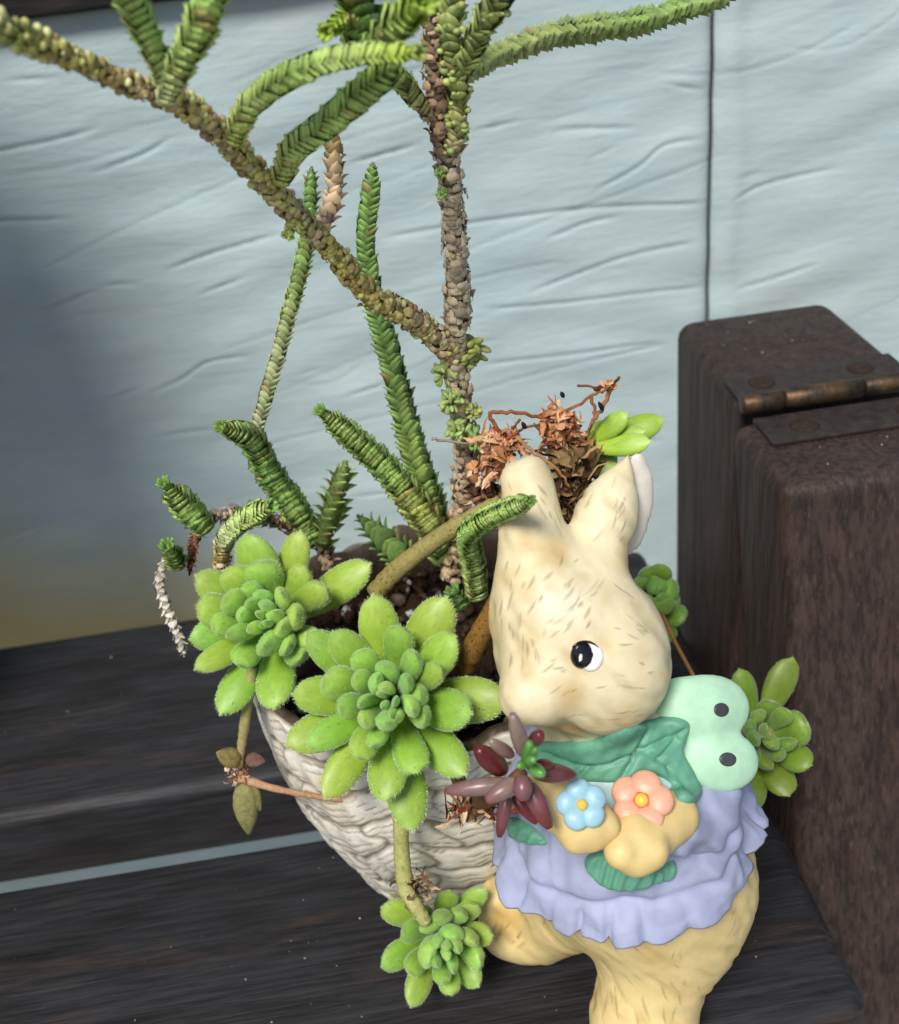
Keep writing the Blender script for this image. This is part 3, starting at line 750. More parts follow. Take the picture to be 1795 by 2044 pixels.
# engraved, brown-tinted fur strokes on the figure
fm = MB(); FURC = lin('#5c4a2e')
from mathutils.kdtree import KDTree
kd = KDTree(len(rv))
for _i, _p in enumerate(rv): kd.insert(Vector(_p), _i)
kd.balance()
def furmark(px, py, ang, ln, wd):
    h = hit(px, py, [T_rabbit]);
    if h is None: return
    p, n = h
    g = nrm(-ray(px, py))
    if np.dot(n, g) < .15: return
    d2 = RT*math.cos(ang)-UP*math.sin(ang); d = nrm(d2-n*np.dot(d2, n)); t = np.cross(n, d); l, w = S(ln, p)/2, S(wd, p)/2
    us = np.linspace(-1, 1, 5); vv = []; cv = []; dk = rng.uniform(.45, 1.0)
    for u in us:
        for s in (-1, 0, 1):
            q = p+d*l*u+t*w*s*max(.08, 1-abs(u)**2.2)+t*l*.10*u*u
            hh = T_rabbit.find_nearest(Vector(q)); b = np.array(hh[0]); nn_ = np.array(hh[1]); nn_ = nn_ if np.dot(nn_, n) > 0 else -nn_
            vv.append(b+nn_*(.00006 if s == 0 else .00002))
            lc = rc[kd.find(Vector(b))[1]]; cv.append(lc if s else lc+(FURC-lc)*(.62*max(.0, 1-abs(u)**2)*dk))
    f = []
    for i in range(4):
        for j in range(2): a = i*3+j; f.append([a, a+1, a+4, a+3])
    fm.add(np.array(vv), f, np.array(cv))
def fur_region(n, box, angf, ln, wd, poly=None):
    for _ in range(int(n*.7)):
        x, y = rng.uniform(box[0], box[2]), rng.uniform(box[1], box[3])
        furmark(x, y, angf(x, y)+rng.normal(0, .16), ln*rng.uniform(.7, 2.4), wd*rng.uniform(1.5, 3.0))
def head_ang(x, y):
    dx, dy = x-1165, y-1310
    if y < 1230 and x < 1200: return math.radians(-58)+(x-1080)*.0016
    if x < 1090: return math.radians(-85)
    if x > 1200: return math.radians(12)-(y-1300)*.001
    return math.radians(-35)
fur_region(46, (1000, 1110, 1200, 1250), head_ang, 26, 4.5)
fur_region(26, (1000, 1240, 1120, 1345), head_ang, 22, 4.2)
fur_region(30, (1195, 1150, 1325, 1440), head_ang, 26, 3.0)
fur_region(8, (1090, 1330, 1150, 1400), lambda x, y: math.radians(-32), 24, 4)
fur_region(9, (1140, 1420, 1300, 1462), lambda x, y: math.radians(8), 34, 3)
fur_region(24, (1080, 930, 1130, 1070), lambda x, y: math.radians(62), 28, 4)
fur_region(7, (1015, 940, 1075, 1080), lambda x, y: math.radians(75), 22, 2.5)
fur_region(16, (1160, 960, 1250, 1080), lambda x, y: math.radians(-58), 24, 4)
fur_region(24, (1180, 1860, 1420, 2000), lambda x, y: math.radians(72), 26, 3)
fur_region(18, (1420, 1760, 1500, 1880), lambda x, y: math.radians(-62), 26, 3)
fur_region(14, (985, 1790, 1120, 1890), lambda x, y: math.radians(-50), 24, 3.4)
fur_region(10, (1190, 1975, 1300, 2044), lambda x, y: math.radians(88), 36, 4)
fur_region(8, (1300, 1960, 1380, 2040), lambda x, y: math.radians(80), 30, 5)
tag(fm.build('fur_strokes', M['clay'], planter), kind='stuff')

# ------------------------------------------------------------------ rosette succulents
def leaf_mesh(name, wmax, base, tip, curl, hairs, hl, seed):
    r = np.random.default_rng(seed); nt_, ns = 14, 14; V = []; F = []; T = []
    ts = np.linspace(0, 1, nt_)
    def prof(t):
        w = base+(1-base)*(np.sin(np.clip(t/wmax, 0, 1)*math.pi/2)**1.9)
        if t > wmax: w *= np.clip(1-((t-wmax)/(1-wmax))**tip, 0, 1)**.55
        return w
    for i, t in enumerate(ts):
        w = max(prof(t), .02); zc = curl*(t**2)-.10*math.sin(math.pi*t)
        for j in range(ns):
            a = 2*math.pi*j/ns; x = .5*w*math.cos(a); th = .62*(.5+.5*min(1, w)); s = math.sin(a)
            z = th*w*(.62*s if s > 0 else .95*s)
            V.append([x, t, zc+z*.70]); T.append(t)
        if i:
            for j in range(ns): k = (j+1) % ns; a = (i-1)*ns; b = i*ns; F.append([a+j, b+j, b+k, a+k])
    V.append([0, 1.012, curl+.01]); T.append(1); n = len(V)-1
    for j in range(ns): F.append([(nt_-1)*ns+j, n, (nt_-1)*ns+(j+1) % ns])
    F.append(list(range(ns)))
    V = np.array(V); nF = len(F); mi = [0]*nF; H = []; HF = []; Vn = np.zeros_like(V)
    for q in F[:-1]:
        nn = np.cross(V[q[1]]-V[q[0]], V[q[2]]-V[q[0]])
        for i in q: Vn[i] += nn
    Vn /= np.linalg.norm(Vn, axis=1)[:, None]+1e-12
    for _ in range(hairs):
        row = r.integers(2, nt_-1); j = r.integers(0, ns); i = row*ns+j; k = row*ns+(j+1) % ns; u, w_ = r.uniform(0, 1, 2)
        p = (V[i]*(1-u)+V[k]*u)*(1-w_)+(V[i+ns]*(1-u)+V[k+ns]*u)*w_
        nv = nrm(Vn[i]+r.normal(0, .25, 3)+np.array([0, .35, 0])); sd = nrm(np.cross(nv, r.standard_normal(3)))
        L_ = hl*r.uniform(.5, 1.2); b = n+1+len(H); wv = .0046*r.uniform(.6, 1.2)
        H += [p+sd*wv-nv*.004, p-sd*wv-nv*.004, p+nv*L_]; HF.append([b, b+1, b+2]); T += [.5]*3
    if H: V = np.vstack([V, H]); F += HF; mi += [1]*len(HF)
    T = np.array(T); return mesh_data(name, V, F, [M['leaf'], M['hair']], True, np.stack([T, T, T], 1), mi)
LM = [leaf_mesh('leaf', .64, .42, 2.0, .10, 1300, .036, 1), leaf_mesh('leaf', .70, .45, 2.4, .14, 1000, .048, 2), leaf_mesh('leaf', .68, .60, 2.8, .12, 800, .066, 3)]
LM_smooth = [leaf_mesh('leaf', .66, .42, 2.0, .10, 60, .03, 4), leaf_mesh('leaf', .70, .60, 3.0, .12, 40, .04, 5)]
def put_leaf(me, base, tip, width, n, parent, tint=(1, 1, 1), thick=.9):
    y = tip-base; L_ = np.linalg.norm(y); y = y/L_; z = nrm(n-y*np.dot(n, y)); x = np.cross(y, z)
    o = link(bpy.data.objects.new('leaf', me)); adopt(o, parent)
    mw = Matrix(((x[0]*width, y[0]*L_, z[0]*width*thick, base[0]), (x[1]*width, y[1]*L_, z[1]*width*thick, base[1]), (x[2]*width, y[2]*L_, z[2]*width*thick, base[2]), (0, 0, 0, 1)))
    o.matrix_basis = mw; o.color = (*tint, 1); return o
def rosette(name, label, zoom, cpx, Yc, tips, n, dome, depth, tint=(1, 1, 1), fuzzy=True, group=None, stem=None):
    ox, oy, s = zoom; C = W3(ox+cpx[0]*s, oy+cpx[1]*s, Yc); n = nrm(n)
    T = [(ox+x*s, oy+y*s, w*s) for x, y, w in tips]; c2 = np.array([ox+cpx[0]*s, oy+cpx[1]*s])
    rmax = max(np.hypot(x-c2[0], y-c2[1]) for x, y, w in T)
    root = thing(name, label, 'succulent', C-n*depth, group)
    for x, y, w in T:
        rho = np.hypot(x-c2[0], y-c2[1])/rmax; d = ray(x, y)
        h = dome*(1-rho**1.15*1.9)
        O = C+n*h; tip = CAM+d*(np.dot(O-CAM, n)/np.dot(d, n))
        rad = tip-C; rad -= n*np.dot(rad, n); rl = np.linalg.norm(rad)
        base = C-n*depth*(.35+.65*rho)+nrm(rad)*min(.0012, rl*.3)
        W_ = S(w, tip); Lf = np.linalg.norm(tip-base)
        k = (0 if rho > .62 else 1 if rho > .33 else 2)
        me = (LM if fuzzy else [LM_smooth[0], LM_smooth[0], LM_smooth[1]])[k]
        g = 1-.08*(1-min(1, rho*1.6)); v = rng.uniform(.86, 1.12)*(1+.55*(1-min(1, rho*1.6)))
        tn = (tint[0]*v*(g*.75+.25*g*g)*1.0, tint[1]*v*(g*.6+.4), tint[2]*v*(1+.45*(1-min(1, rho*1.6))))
        hue = rng.uniform(.82, 1.18); tn = (tn[0]*hue, tn[1], tn[2]); tip = tip+n*rng.normal(0, .0006)+rng.normal(0, .0003, 3)
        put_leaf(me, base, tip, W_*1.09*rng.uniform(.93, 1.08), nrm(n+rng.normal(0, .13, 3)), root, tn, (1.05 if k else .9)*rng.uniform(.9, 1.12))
    if stem:
        P = catmull([C-n*depth*.2, C-n*depth*1.1]+[np.array(p) for p in stem], 8); v, f = tube(P, np.linspace(.0014, .0009, len(P)), 10)
        mk('stem', v, f, M['dry'], root, col=np.tile(lin('#8f8a52'), (len(v), 1))*(1+.1*rng.standard_normal((len(v), 1)).clip(-1, 1)))
    return root, C
ZA = (299.4, 998.0, .4448); ZC = (266.0, 1330.6, .4448); ZD = (1264.0, 998.0, .5115)
TB = [(1000, 425, 175), (1130, 560, 140), (1350, 425, 190), (1370, 600, 165), (1190, 690, 110), (1320, 760, 105), (1600, 905, 190), (1440, 950, 170), (1425, 1245, 165), (1200, 1232, 145), (1180, 1495, 185), (1050, 1370, 165), (780, 1350, 155), (900, 1165, 125), (1008, 1100, 85), (590, 1110, 165), (690, 1105, 140), (638, 880, 170), (838, 930, 115), (762, 795, 150), (700, 605, 150), (808, 585, 150), (928, 675, 130), (898, 785, 95),
      (955, 900, 68), (1005, 815, 85), (1045, 735, 105), (1150, 800, 85), (1060, 850, 70), (1230, 860, 105), (1180, 930, 100), (1250, 985, 110), (955, 1005, 92), (1040, 1010, 95), (1020, 880, 48), (1090, 905, 50), (1075, 950, 48), (1130, 990, 70), (1045, 930, 40)]
TA = [(435, 155, 190), (500, 260, 150), (665, 135, 135), (690, 275, 115), (985, 285, 165), (805, 395, 130), (208, 345, 155), (330, 295, 130), (198, 470, 155), (325, 430, 120), (418, 350, 95), (148, 620, 155), (268, 575, 105), (368, 605, 95), (215, 760, 115), (375, 745, 115), (308, 965, 165), (560, 925, 170), (690, 725, 135), (740, 640, 110),
      (430, 455, 80), (385, 505, 85), (500, 405, 90), (585, 420, 100), (510, 470, 80), (555, 505, 85), (670, 515, 120), (590, 575, 110), (440, 575, 62), (515, 655, 125), (605, 670, 110), (478, 520, 48), (500, 565, 42), (535, 545, 50)]
TC = [(1125, 1085, 115), (1275, 1095, 95), (1415, 990, 95), (1595, 1005, 95), (1545, 1075, 95), (1625, 1195, 105), (1098, 1335, 115), (1205, 1190, 105), (1250, 1535, 115), (1225, 1395, 95), (1320, 1310, 110), (1395, 1425, 85), (1440, 1475, 95), (1555, 1455, 115), (1565, 1330, 105), (1530, 1225, 85), (1455, 1205, 100), (1385, 1115, 95), (1375, 1235, 62), (1440, 1365, 65), (1365, 1345, 62), (1460, 1285, 62), (1400, 1270, 45), (1425, 1310, 45), (1320, 1160, 90), (1480, 1120, 90)]
TD = [(622, 615, 115), (400, 655, 92), (685, 880, 125), (695, 1040, 112), (612, 1162, 122), (462, 1212, 92), (375, 800, 100), (390, 1060, 100), (605, 835, 75), (490, 840, 65), (545, 960, 62), (475, 930, 62), (585, 1005, 65), (520, 880, 45), (470, 1005, 65), (560, 775, 85), (640, 960, 70), (440, 880, 70), (540, 915, 36), (505, 920, 36), (530, 1040, 70)]
view = lambda P: nrm(CAM-P)
cA = W3(525, 1225, .150); cB = W3(770, 1390, .130); cC = W3(890, 1890, .122); cD = W3(1540, 1465, .144)
rosette('rosette_succulent', 'fuzzy lime green rosette hanging over the bare left rim of the pot', ZA, (495, 530), .150, TA, view(cA)+np.array([-.30, -.05, .25]), .0085, .0105, (1.0, 1.0, 1.0), True, 'fuzzy rosettes in the pot', [(-.020, .166, .057), (-.013, .168, .046)])
rosette('rosette_succulent', 'largest fuzzy green rosette, in front of the pot beside the rabbit snout', ZA, (1065, 905), .130, TB, view(cB)+np.array([-.10, -.15, .12]), .0090, .0115, (1.0, 1.0, 1.0), True, 'fuzzy rosettes in the pot', [(-.002, .146, .056), (.002, .153, .046)])
rosette('rosette_succulent', 'small green rosette dangling on a thick stem below the pot by the raised foot', ZC, (1410, 1285), .122, TC, view(cC)+np.array([.10, -.30, -.25]), .0075, .0100, (.92, .95, 1.05), True, 'fuzzy rosettes in the pot')
rosette('rosette_succulent', 'green rosette, tinted darker for its shade, squeezed between the mint bow and the brown post', ZD, (535, 915), .146, TD, view(cD)+np.array([.25, -.05, .05]), .0060, .0090, (.50, .50, .38), False, 'fuzzy rosettes in the pot', [(.050, .155, .034), (.0425, .160, .044), (.0375, .163, .0565), (.033, .165, .0575), (.026, .167, .046)])  # low leaf tint: the shade beside the post is put into the colour
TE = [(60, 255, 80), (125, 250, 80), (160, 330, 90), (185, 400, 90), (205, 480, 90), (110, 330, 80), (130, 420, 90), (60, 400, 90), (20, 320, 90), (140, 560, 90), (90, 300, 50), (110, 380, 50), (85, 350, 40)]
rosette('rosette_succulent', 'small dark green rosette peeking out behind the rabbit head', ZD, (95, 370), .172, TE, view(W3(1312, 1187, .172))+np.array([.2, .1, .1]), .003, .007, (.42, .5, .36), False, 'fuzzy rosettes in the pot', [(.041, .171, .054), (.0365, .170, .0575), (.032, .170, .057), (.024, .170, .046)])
# pale rosette above the right ear, seen from its side
root = thing('rosette_succulent', 'pale yellow green budding rosette beside the dried flower stalk', 'succulent', W3(1170, 885, .160))
for (bx_, by_), (tx, ty), w, Y0, Y1, tn in (((1165, 890), (1255, 825), 46, .160, .158, (1.25, 1.15, 1.3)), ((1170, 892), (1325, 838), 60, .161, .161, (1.0, .95, .8)), ((1165, 895), (1300, 882), 50, .159, .155, (1.35, 1.22, 1.5)), ((1160, 893), (1290, 860), 40, .160, .157, (1.1, 1.05, 1.0)), ((1145, 905), (1232, 935), 70, .163, .158, (1.0, 1.0, 1.35)), ((1160, 880), (1215, 850), 45, .162, .160, (1.1, 1.05, 1.1))):
    b, t = W3(bx_, by_, Y0), W3(tx, ty, Y1); put_leaf(LM_smooth[0], b, t, S(w, t), view(t)+np.array([0, 0, .5]), root, tn)

# ------------------------------------------------------------------ red jelly-bean sedum
ZR = (898.0, 1364.0, .4996)
sed = thing('red_sedum', 'small maroon jelly bean sedum with glossy green heart on the rabbit cape', 'succulent', W3(1040, 1540, .108))
def bean(b, t, w, c0, c1):
    ts = np.linspace(0, 1, 14); P = b+(t-b)*ts[:, None]+nrm(view(t))*(math.copysign(1, 1)*np.sin(math.pi*ts)*np.linalg.norm(t-b)*.06)[:, None]
    R = w/2*np.clip(np.sin(np.clip(ts*1.0, 0, 1)**.8*math.pi*.92+.12)  , .10, 1)**.46
    v, f = tube(P, R, 14); cc = np.repeat(c0+(c1-c0)*(ts[:, None]**1.3), 14, 0); return v, f, cc
gy, pu, dr, gn = lin('#8d7870'), lin('#7d5355'), lin('#6d282c'), lin('#5d9646')
SED = [((300, 290), (243, 95), 70, .104, .103, gy, gy*.95), ((330, 240), (375, 175), 62, .107, .106, pu, dr), ((250, 290), (140, 212), 55, .104, .103, pu, gy), ((215, 350), (82, 250), 92, .110, .108, dr, dr*.8), ((240, 400), (-55, 442), 72, .107, .108, gy, pu), ((270, 390), (125, 488), 75, .103, .1015, gy*1.05, pu),
       ((290, 370), (292, 488), 80, .1025, .100, pu, pu*.9), ((330, 350), (524, 372), 80, .103, .104, pu*.8, dr*.8), ((310, 400), (412, 608), 82, .104, .1005, pu, dr), ((255, 450), (352, 588), 50, .108, .106, dr, dr), ((230, 450), (185, 648), 55, .107, .105, pu, dr), ((350, 320), (430, 330), 45, .102, .1035, dr, dr*.7),
       ((310, 330), (322, 222), 58, .102, .0985, gn*.9, gn), ((305, 320), (270, 330), 40, .101, .0985, gn, gn*1.2), ((320, 330), (388, 370), 58, .1015, .099, gn, gn*1.1), ((310, 310), (340, 300), 44, .1005, .0965, gn, gn*1.3), ((315, 330), (350, 250), 40, .101, .098, gn, gn)]
for (bx_, by_), (tx, ty), w, Y0, Y1, c0, c1 in SED:
    b, t = W3(ZR[0]+bx_*ZR[2], ZR[1]+by_*ZR[2], Y0), W3(ZR[0]+(300+(tx-300)*.88)*ZR[2], ZR[1]+(340+(ty-340)*.88)*ZR[2], Y1)
    v, f, cc = bean(b, t, S(w*ZR[2], t)*1.0, c0, c1); mk('leaf', v, f, M['pad'], sed, col=cc)
P = catmull([W3(1040, 1545, .105), W3(990, 1590, .111), W3(930, 1590, .122), W3(900, 1480, .140), W3(900, 1380, .155)], 8)
v, f = tube(P, np.interp(np.linspace(0, 1, len(P)), [0, 1], [.0010, .0013]), 8); mk('stem', v, f, M['dry'], sed, col=np.tile(lin('#6a4c35'), (len(v), 1)))
# dry shreds hanging under the sedum
def shreds(name, parent, c, ax, n, ln, cols, wd=.0004, seed=0, curl=1.0):
    r = np.random.default_rng(seed); mb = MB()
    for _ in range(n):
        p = c+ax*np.clip(r.normal(0, .5, 3), -1, 1); d = nrm(r.standard_normal(3)); L_ = ln*r.uniform(.4, 1.3); P = [p]
        for k in range(5): d = nrm(d+r.normal(0, .35*curl, 3)); P.append(P[-1]+d*L_/5)
        P = np.array(P); T, U, V = frames(P); w = wd*r.uniform(.5, 1.6)*np.array([.4, 1, 1.1, .9, .6, .15]); tw = r.uniform(0, 3)+np.linspace(0, r.normal(0, 1.5), 6)
        X = U*np.cos(tw)[:, None]+V*np.sin(tw)[:, None]; Nn = np.cross(T, X); v = np.concatenate([P+X*w[:, None], P+Nn*w[:, None]*.35, P-X*w[:, None]])
        f = [[i, i+1, i+7, i+6] for i in range(5)]+[[i+6, i+7, i+13, i+12] for i in range(5)]
        mb.add(v, f, lin(cols[r.integers(len(cols))])*r.uniform(.85, 1.35))
    return mb.build(name, M['dry'], parent)
tag(shreds('dry_roots', sed, W3(945, 1610, .117), np.array([.0042, .002, .0022]), 110, .0042, ['#a98d6c', '#8a6a4c', '#6b4a33', '#c9b391', '#8f3d22'], .00035, 5), kind='stuff')

# ------------------------------------------------------------------ chain succulents (scaly stems)
def chain(name, parent, pts, wpx, cols, pitch=.24, twist=.0, open_=.35, beads=None, rough=0.0, tipc=None, seed=0, ranks=2, width_prof=None, scale_len=1.0, m='stemvc', taper=True):
    """pts (px, py, Y); wpx stem width in picture pixels; cols list of colours from base to tip"""
    r = np.random.default_rng(seed+int(abs(pts[0][0])+abs(pts[-1][1])*3))
    P3 = np.array([W3(*p) for p in pts]); wp = np.array([S(w, q)/2 for w, q in zip(np.broadcast_to(wpx, (len(pts),)), P3)])
    C = catmull(np.c_[P3, wp[:, None]][:, :3], 14); L = np.r_[0, np.cumsum(np.linalg.norm(np.diff(C, axis=0), axis=1))]
    Lp = np.r_[0, np.cumsum(np.linalg.norm(np.diff(P3, axis=0), axis=1))]; Rr = np.interp(L/L[-1], Lp/Lp[-1], wp)
    rm = Rr.mean(); fine_ = pitch <= .22; pitch = pitch*(.72 if rough > .65 else .75 if fine_ else .92); scale_len = scale_len*(1.0 if rough > .65 else .60 if fine_ else .84); Q = resample(np.c_[C, Rr], pitch*rm); R = Q[:, 3]; Q = Q[:, :3]; T, U, V = frames(Q); n = len(Q)
    t01 = np.linspace(0, 1, n)
    end = np.sqrt(np.clip((1-t01)*n*pitch/1.6, 0, 1)) if taper else np.ones(n)
    end = np.clip(end, .25, 1); R = R*end
    cc = np.array(cols, float); colat = np.stack([np.interp(t01, np.linspace(0, 1, len(cc)), cc[:, k]) for k in range(3)], 1)
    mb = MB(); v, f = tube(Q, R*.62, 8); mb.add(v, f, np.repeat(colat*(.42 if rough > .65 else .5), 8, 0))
    us = np.array([-1, -.5, 0, .5, 1]); vs2 = np.array([0, .35, .7, 1.0])
    woody = rough > .65; rough = max(rough, .18)
    rk = 7 if woody else ranks; wf = .27 if woody else (.80 if fine_ else .66); lf = .50 if woody else 1.0
    for i in range(n):
        for k in range(rk):
            a = (i % 2)*math.pi/rk+k*2*math.pi/rk+twist*i+r.normal(0, .05+rough*.35)
            o = U[i]*math.cos(a)+V[i]*math.sin(a); s = np.cross(T[i], o); R_ = R[i]*(1+r.normal(0, .04+.10*rough))
            if rough and r.uniform() < rough*.15: continue
            L_ = R_*lf*scale_len*r.uniform(.8, 1.2); op = open_*(1+rough*r.normal(0, .6))*(.25 if woody and r.uniform() < .75 else 1); vv = []
            for w in vs2:
                hw = R_*wf*(1-w**(2.2 if not woody else 4))**.6+R_*(.03 if not woody else .08)
                for u in us:
                    out = R_*((.66+.22*w if not woody else .95-.16*w)+op*w*w*.75-(.34 if not woody else .16)*u*u*(1-.3*w))
                    vv.append(Q[i]+T[i]*(L_*w-R_*.25)+o*out+s*hw*u)
            fc = [[b*5+q, b*5+q+1, b*5+q+6, b*5+q+5] for b in range(3) for q in range(4)]
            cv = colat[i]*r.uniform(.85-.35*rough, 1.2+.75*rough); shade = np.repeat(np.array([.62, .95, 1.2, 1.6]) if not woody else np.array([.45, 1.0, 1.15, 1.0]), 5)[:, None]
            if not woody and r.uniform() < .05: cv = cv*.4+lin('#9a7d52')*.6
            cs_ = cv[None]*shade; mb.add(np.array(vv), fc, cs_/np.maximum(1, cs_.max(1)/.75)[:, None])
        for _b in range(r.poisson(beads[0]*1.25) if beads else 0):
            a = r.uniform(0, 6.28); o = U[i]*math.cos(a)+V[i]*math.sin(a); rb = R[i]*beads[1]*r.uniform(.6, 1.2); c = Q[i]+o*R[i]*.92
            bcol = np.array(beads[2][r.integers(len(beads[2]))])*r.uniform(.8, 1.15); q = nrm(o+T[i]*.4); x = nrm(np.cross(q, T[i]+.01)); y = np.cross(q, x)
            v, f = ellipsoid(c, x*rb, y*rb*.85, q*rb*1.05, 8, 6); mb.add(v, f, bcol)
    if tipc is not None:
        for k in range(10):
            a = k*2.4; o = U[-1]*math.cos(a)+V[-1]*math.sin(a); rr_ = R[max(0, n-6)]; q = nrm(T[-1]+o*(.2+.05*k)); x = nrm(np.cross(q, o)); y = np.cross(q, x); c = Q[-1]-T[-1]*rr_*.3+o*rr_*.42
            v, f = ellipsoid(c+q*rr_*.35, x*rr_*.30, y*rr_*.18, q*rr_*.62, 7, 6); mb.add(v, f, (np.asarray(tipc)*.45+g_lite*.30)*r.uniform(.8, 1.15))
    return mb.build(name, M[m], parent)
g_dark, g_mid, g_lite, g_pale = lin('#73944f'), lin('#8fab5c'), lin('#b0c574'), lin('#c8d49c')
olive, tan, brown, dbrn, yg, strawc = lin('#9dab66'), lin('#c9b698'), lin('#b59c7c'), lin('#806a54'), lin('#b5bd66'), lin('#c2b48a')
beadc = [lin('#c5c476'), lin('#d6d596'), lin('#adab62'), lin('#a08455')]
tall = thing('chain_succulent', 'tall branching scaly stemmed succulent with brown trunk rising from the pot', 'succulent', W3(905, 1120, .175))
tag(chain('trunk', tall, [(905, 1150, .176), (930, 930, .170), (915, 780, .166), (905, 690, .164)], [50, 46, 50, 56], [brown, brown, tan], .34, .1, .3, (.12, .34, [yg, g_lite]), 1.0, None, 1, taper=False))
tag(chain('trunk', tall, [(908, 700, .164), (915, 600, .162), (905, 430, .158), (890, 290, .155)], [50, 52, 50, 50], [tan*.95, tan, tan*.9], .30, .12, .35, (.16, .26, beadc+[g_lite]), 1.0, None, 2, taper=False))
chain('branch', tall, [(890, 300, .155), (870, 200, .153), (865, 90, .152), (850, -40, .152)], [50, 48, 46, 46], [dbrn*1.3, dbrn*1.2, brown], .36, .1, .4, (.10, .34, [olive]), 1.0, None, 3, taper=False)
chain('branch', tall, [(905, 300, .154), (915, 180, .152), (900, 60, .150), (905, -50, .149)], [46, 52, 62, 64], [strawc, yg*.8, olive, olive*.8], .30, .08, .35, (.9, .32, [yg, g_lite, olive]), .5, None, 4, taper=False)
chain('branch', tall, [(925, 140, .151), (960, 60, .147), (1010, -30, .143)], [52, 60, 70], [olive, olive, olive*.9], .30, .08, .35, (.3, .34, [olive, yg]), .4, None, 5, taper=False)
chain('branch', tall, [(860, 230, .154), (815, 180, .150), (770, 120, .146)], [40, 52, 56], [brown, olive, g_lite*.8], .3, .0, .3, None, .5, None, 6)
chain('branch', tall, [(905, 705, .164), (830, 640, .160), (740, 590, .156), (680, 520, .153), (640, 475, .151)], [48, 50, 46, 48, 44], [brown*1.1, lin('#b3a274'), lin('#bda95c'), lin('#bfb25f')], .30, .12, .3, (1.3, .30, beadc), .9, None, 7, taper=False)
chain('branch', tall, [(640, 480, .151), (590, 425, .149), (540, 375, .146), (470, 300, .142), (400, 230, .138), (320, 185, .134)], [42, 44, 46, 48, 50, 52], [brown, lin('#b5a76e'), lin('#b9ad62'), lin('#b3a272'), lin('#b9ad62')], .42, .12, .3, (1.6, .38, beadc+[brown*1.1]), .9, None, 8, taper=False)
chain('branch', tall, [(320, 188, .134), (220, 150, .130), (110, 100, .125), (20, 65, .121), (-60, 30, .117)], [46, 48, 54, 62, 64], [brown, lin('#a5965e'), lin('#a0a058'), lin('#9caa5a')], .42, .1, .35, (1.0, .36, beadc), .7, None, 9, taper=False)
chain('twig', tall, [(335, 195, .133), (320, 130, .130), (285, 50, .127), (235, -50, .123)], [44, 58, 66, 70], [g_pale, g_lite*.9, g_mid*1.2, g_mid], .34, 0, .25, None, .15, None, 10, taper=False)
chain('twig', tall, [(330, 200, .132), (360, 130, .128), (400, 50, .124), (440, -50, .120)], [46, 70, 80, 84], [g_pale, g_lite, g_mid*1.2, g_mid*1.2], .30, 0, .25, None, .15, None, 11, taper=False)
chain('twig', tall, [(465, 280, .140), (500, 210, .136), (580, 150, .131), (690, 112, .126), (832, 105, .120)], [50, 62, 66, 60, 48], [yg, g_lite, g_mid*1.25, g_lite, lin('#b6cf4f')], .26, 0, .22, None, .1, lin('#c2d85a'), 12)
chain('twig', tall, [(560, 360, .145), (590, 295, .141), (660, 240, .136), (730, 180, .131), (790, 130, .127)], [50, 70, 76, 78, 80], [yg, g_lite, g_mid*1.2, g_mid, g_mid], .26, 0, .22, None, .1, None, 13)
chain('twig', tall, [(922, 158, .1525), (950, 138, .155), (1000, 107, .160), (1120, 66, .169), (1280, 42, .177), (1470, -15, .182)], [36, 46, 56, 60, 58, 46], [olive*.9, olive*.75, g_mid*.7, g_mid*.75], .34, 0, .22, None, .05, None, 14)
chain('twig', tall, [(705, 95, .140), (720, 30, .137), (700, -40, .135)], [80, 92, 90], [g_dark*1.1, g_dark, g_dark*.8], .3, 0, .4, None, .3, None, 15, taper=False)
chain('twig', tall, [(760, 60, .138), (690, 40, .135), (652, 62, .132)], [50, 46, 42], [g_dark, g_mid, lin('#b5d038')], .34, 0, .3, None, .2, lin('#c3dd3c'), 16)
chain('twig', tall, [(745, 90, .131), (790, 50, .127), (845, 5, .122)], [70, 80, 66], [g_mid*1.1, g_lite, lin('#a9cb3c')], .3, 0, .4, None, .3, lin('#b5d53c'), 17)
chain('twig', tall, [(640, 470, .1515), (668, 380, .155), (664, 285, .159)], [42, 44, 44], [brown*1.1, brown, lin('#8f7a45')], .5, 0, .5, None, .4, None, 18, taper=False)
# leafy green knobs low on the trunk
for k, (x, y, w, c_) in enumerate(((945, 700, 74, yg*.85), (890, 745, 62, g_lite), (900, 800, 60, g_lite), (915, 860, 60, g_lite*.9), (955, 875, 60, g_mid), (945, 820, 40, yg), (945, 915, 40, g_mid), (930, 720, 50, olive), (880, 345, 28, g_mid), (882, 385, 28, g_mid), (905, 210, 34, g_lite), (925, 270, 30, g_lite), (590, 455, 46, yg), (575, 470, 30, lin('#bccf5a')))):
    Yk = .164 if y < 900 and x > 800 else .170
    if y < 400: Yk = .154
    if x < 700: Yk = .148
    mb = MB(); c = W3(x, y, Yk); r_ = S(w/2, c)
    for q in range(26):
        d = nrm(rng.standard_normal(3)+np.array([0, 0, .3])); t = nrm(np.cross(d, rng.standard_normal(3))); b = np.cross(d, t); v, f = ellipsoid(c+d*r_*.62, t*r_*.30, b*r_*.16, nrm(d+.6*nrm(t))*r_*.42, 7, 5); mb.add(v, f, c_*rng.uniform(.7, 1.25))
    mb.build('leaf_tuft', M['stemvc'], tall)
chain('shoot', tall, [(880, 1110, .176), (862, 1020, .176), (815, 860, .178), (775, 700, .180), (745, 590, .181), (730, 490, .182), (738, 400, .183), (745, 325, .184)], [66, 66, 58, 56, 50, 46, 46, 38], [g_lite*.8, g_mid, g_mid*.9, g_dark*1.05, g_dark*1.1, g_dark*1.2], .25, .004, .42, None, .12, None, 20)
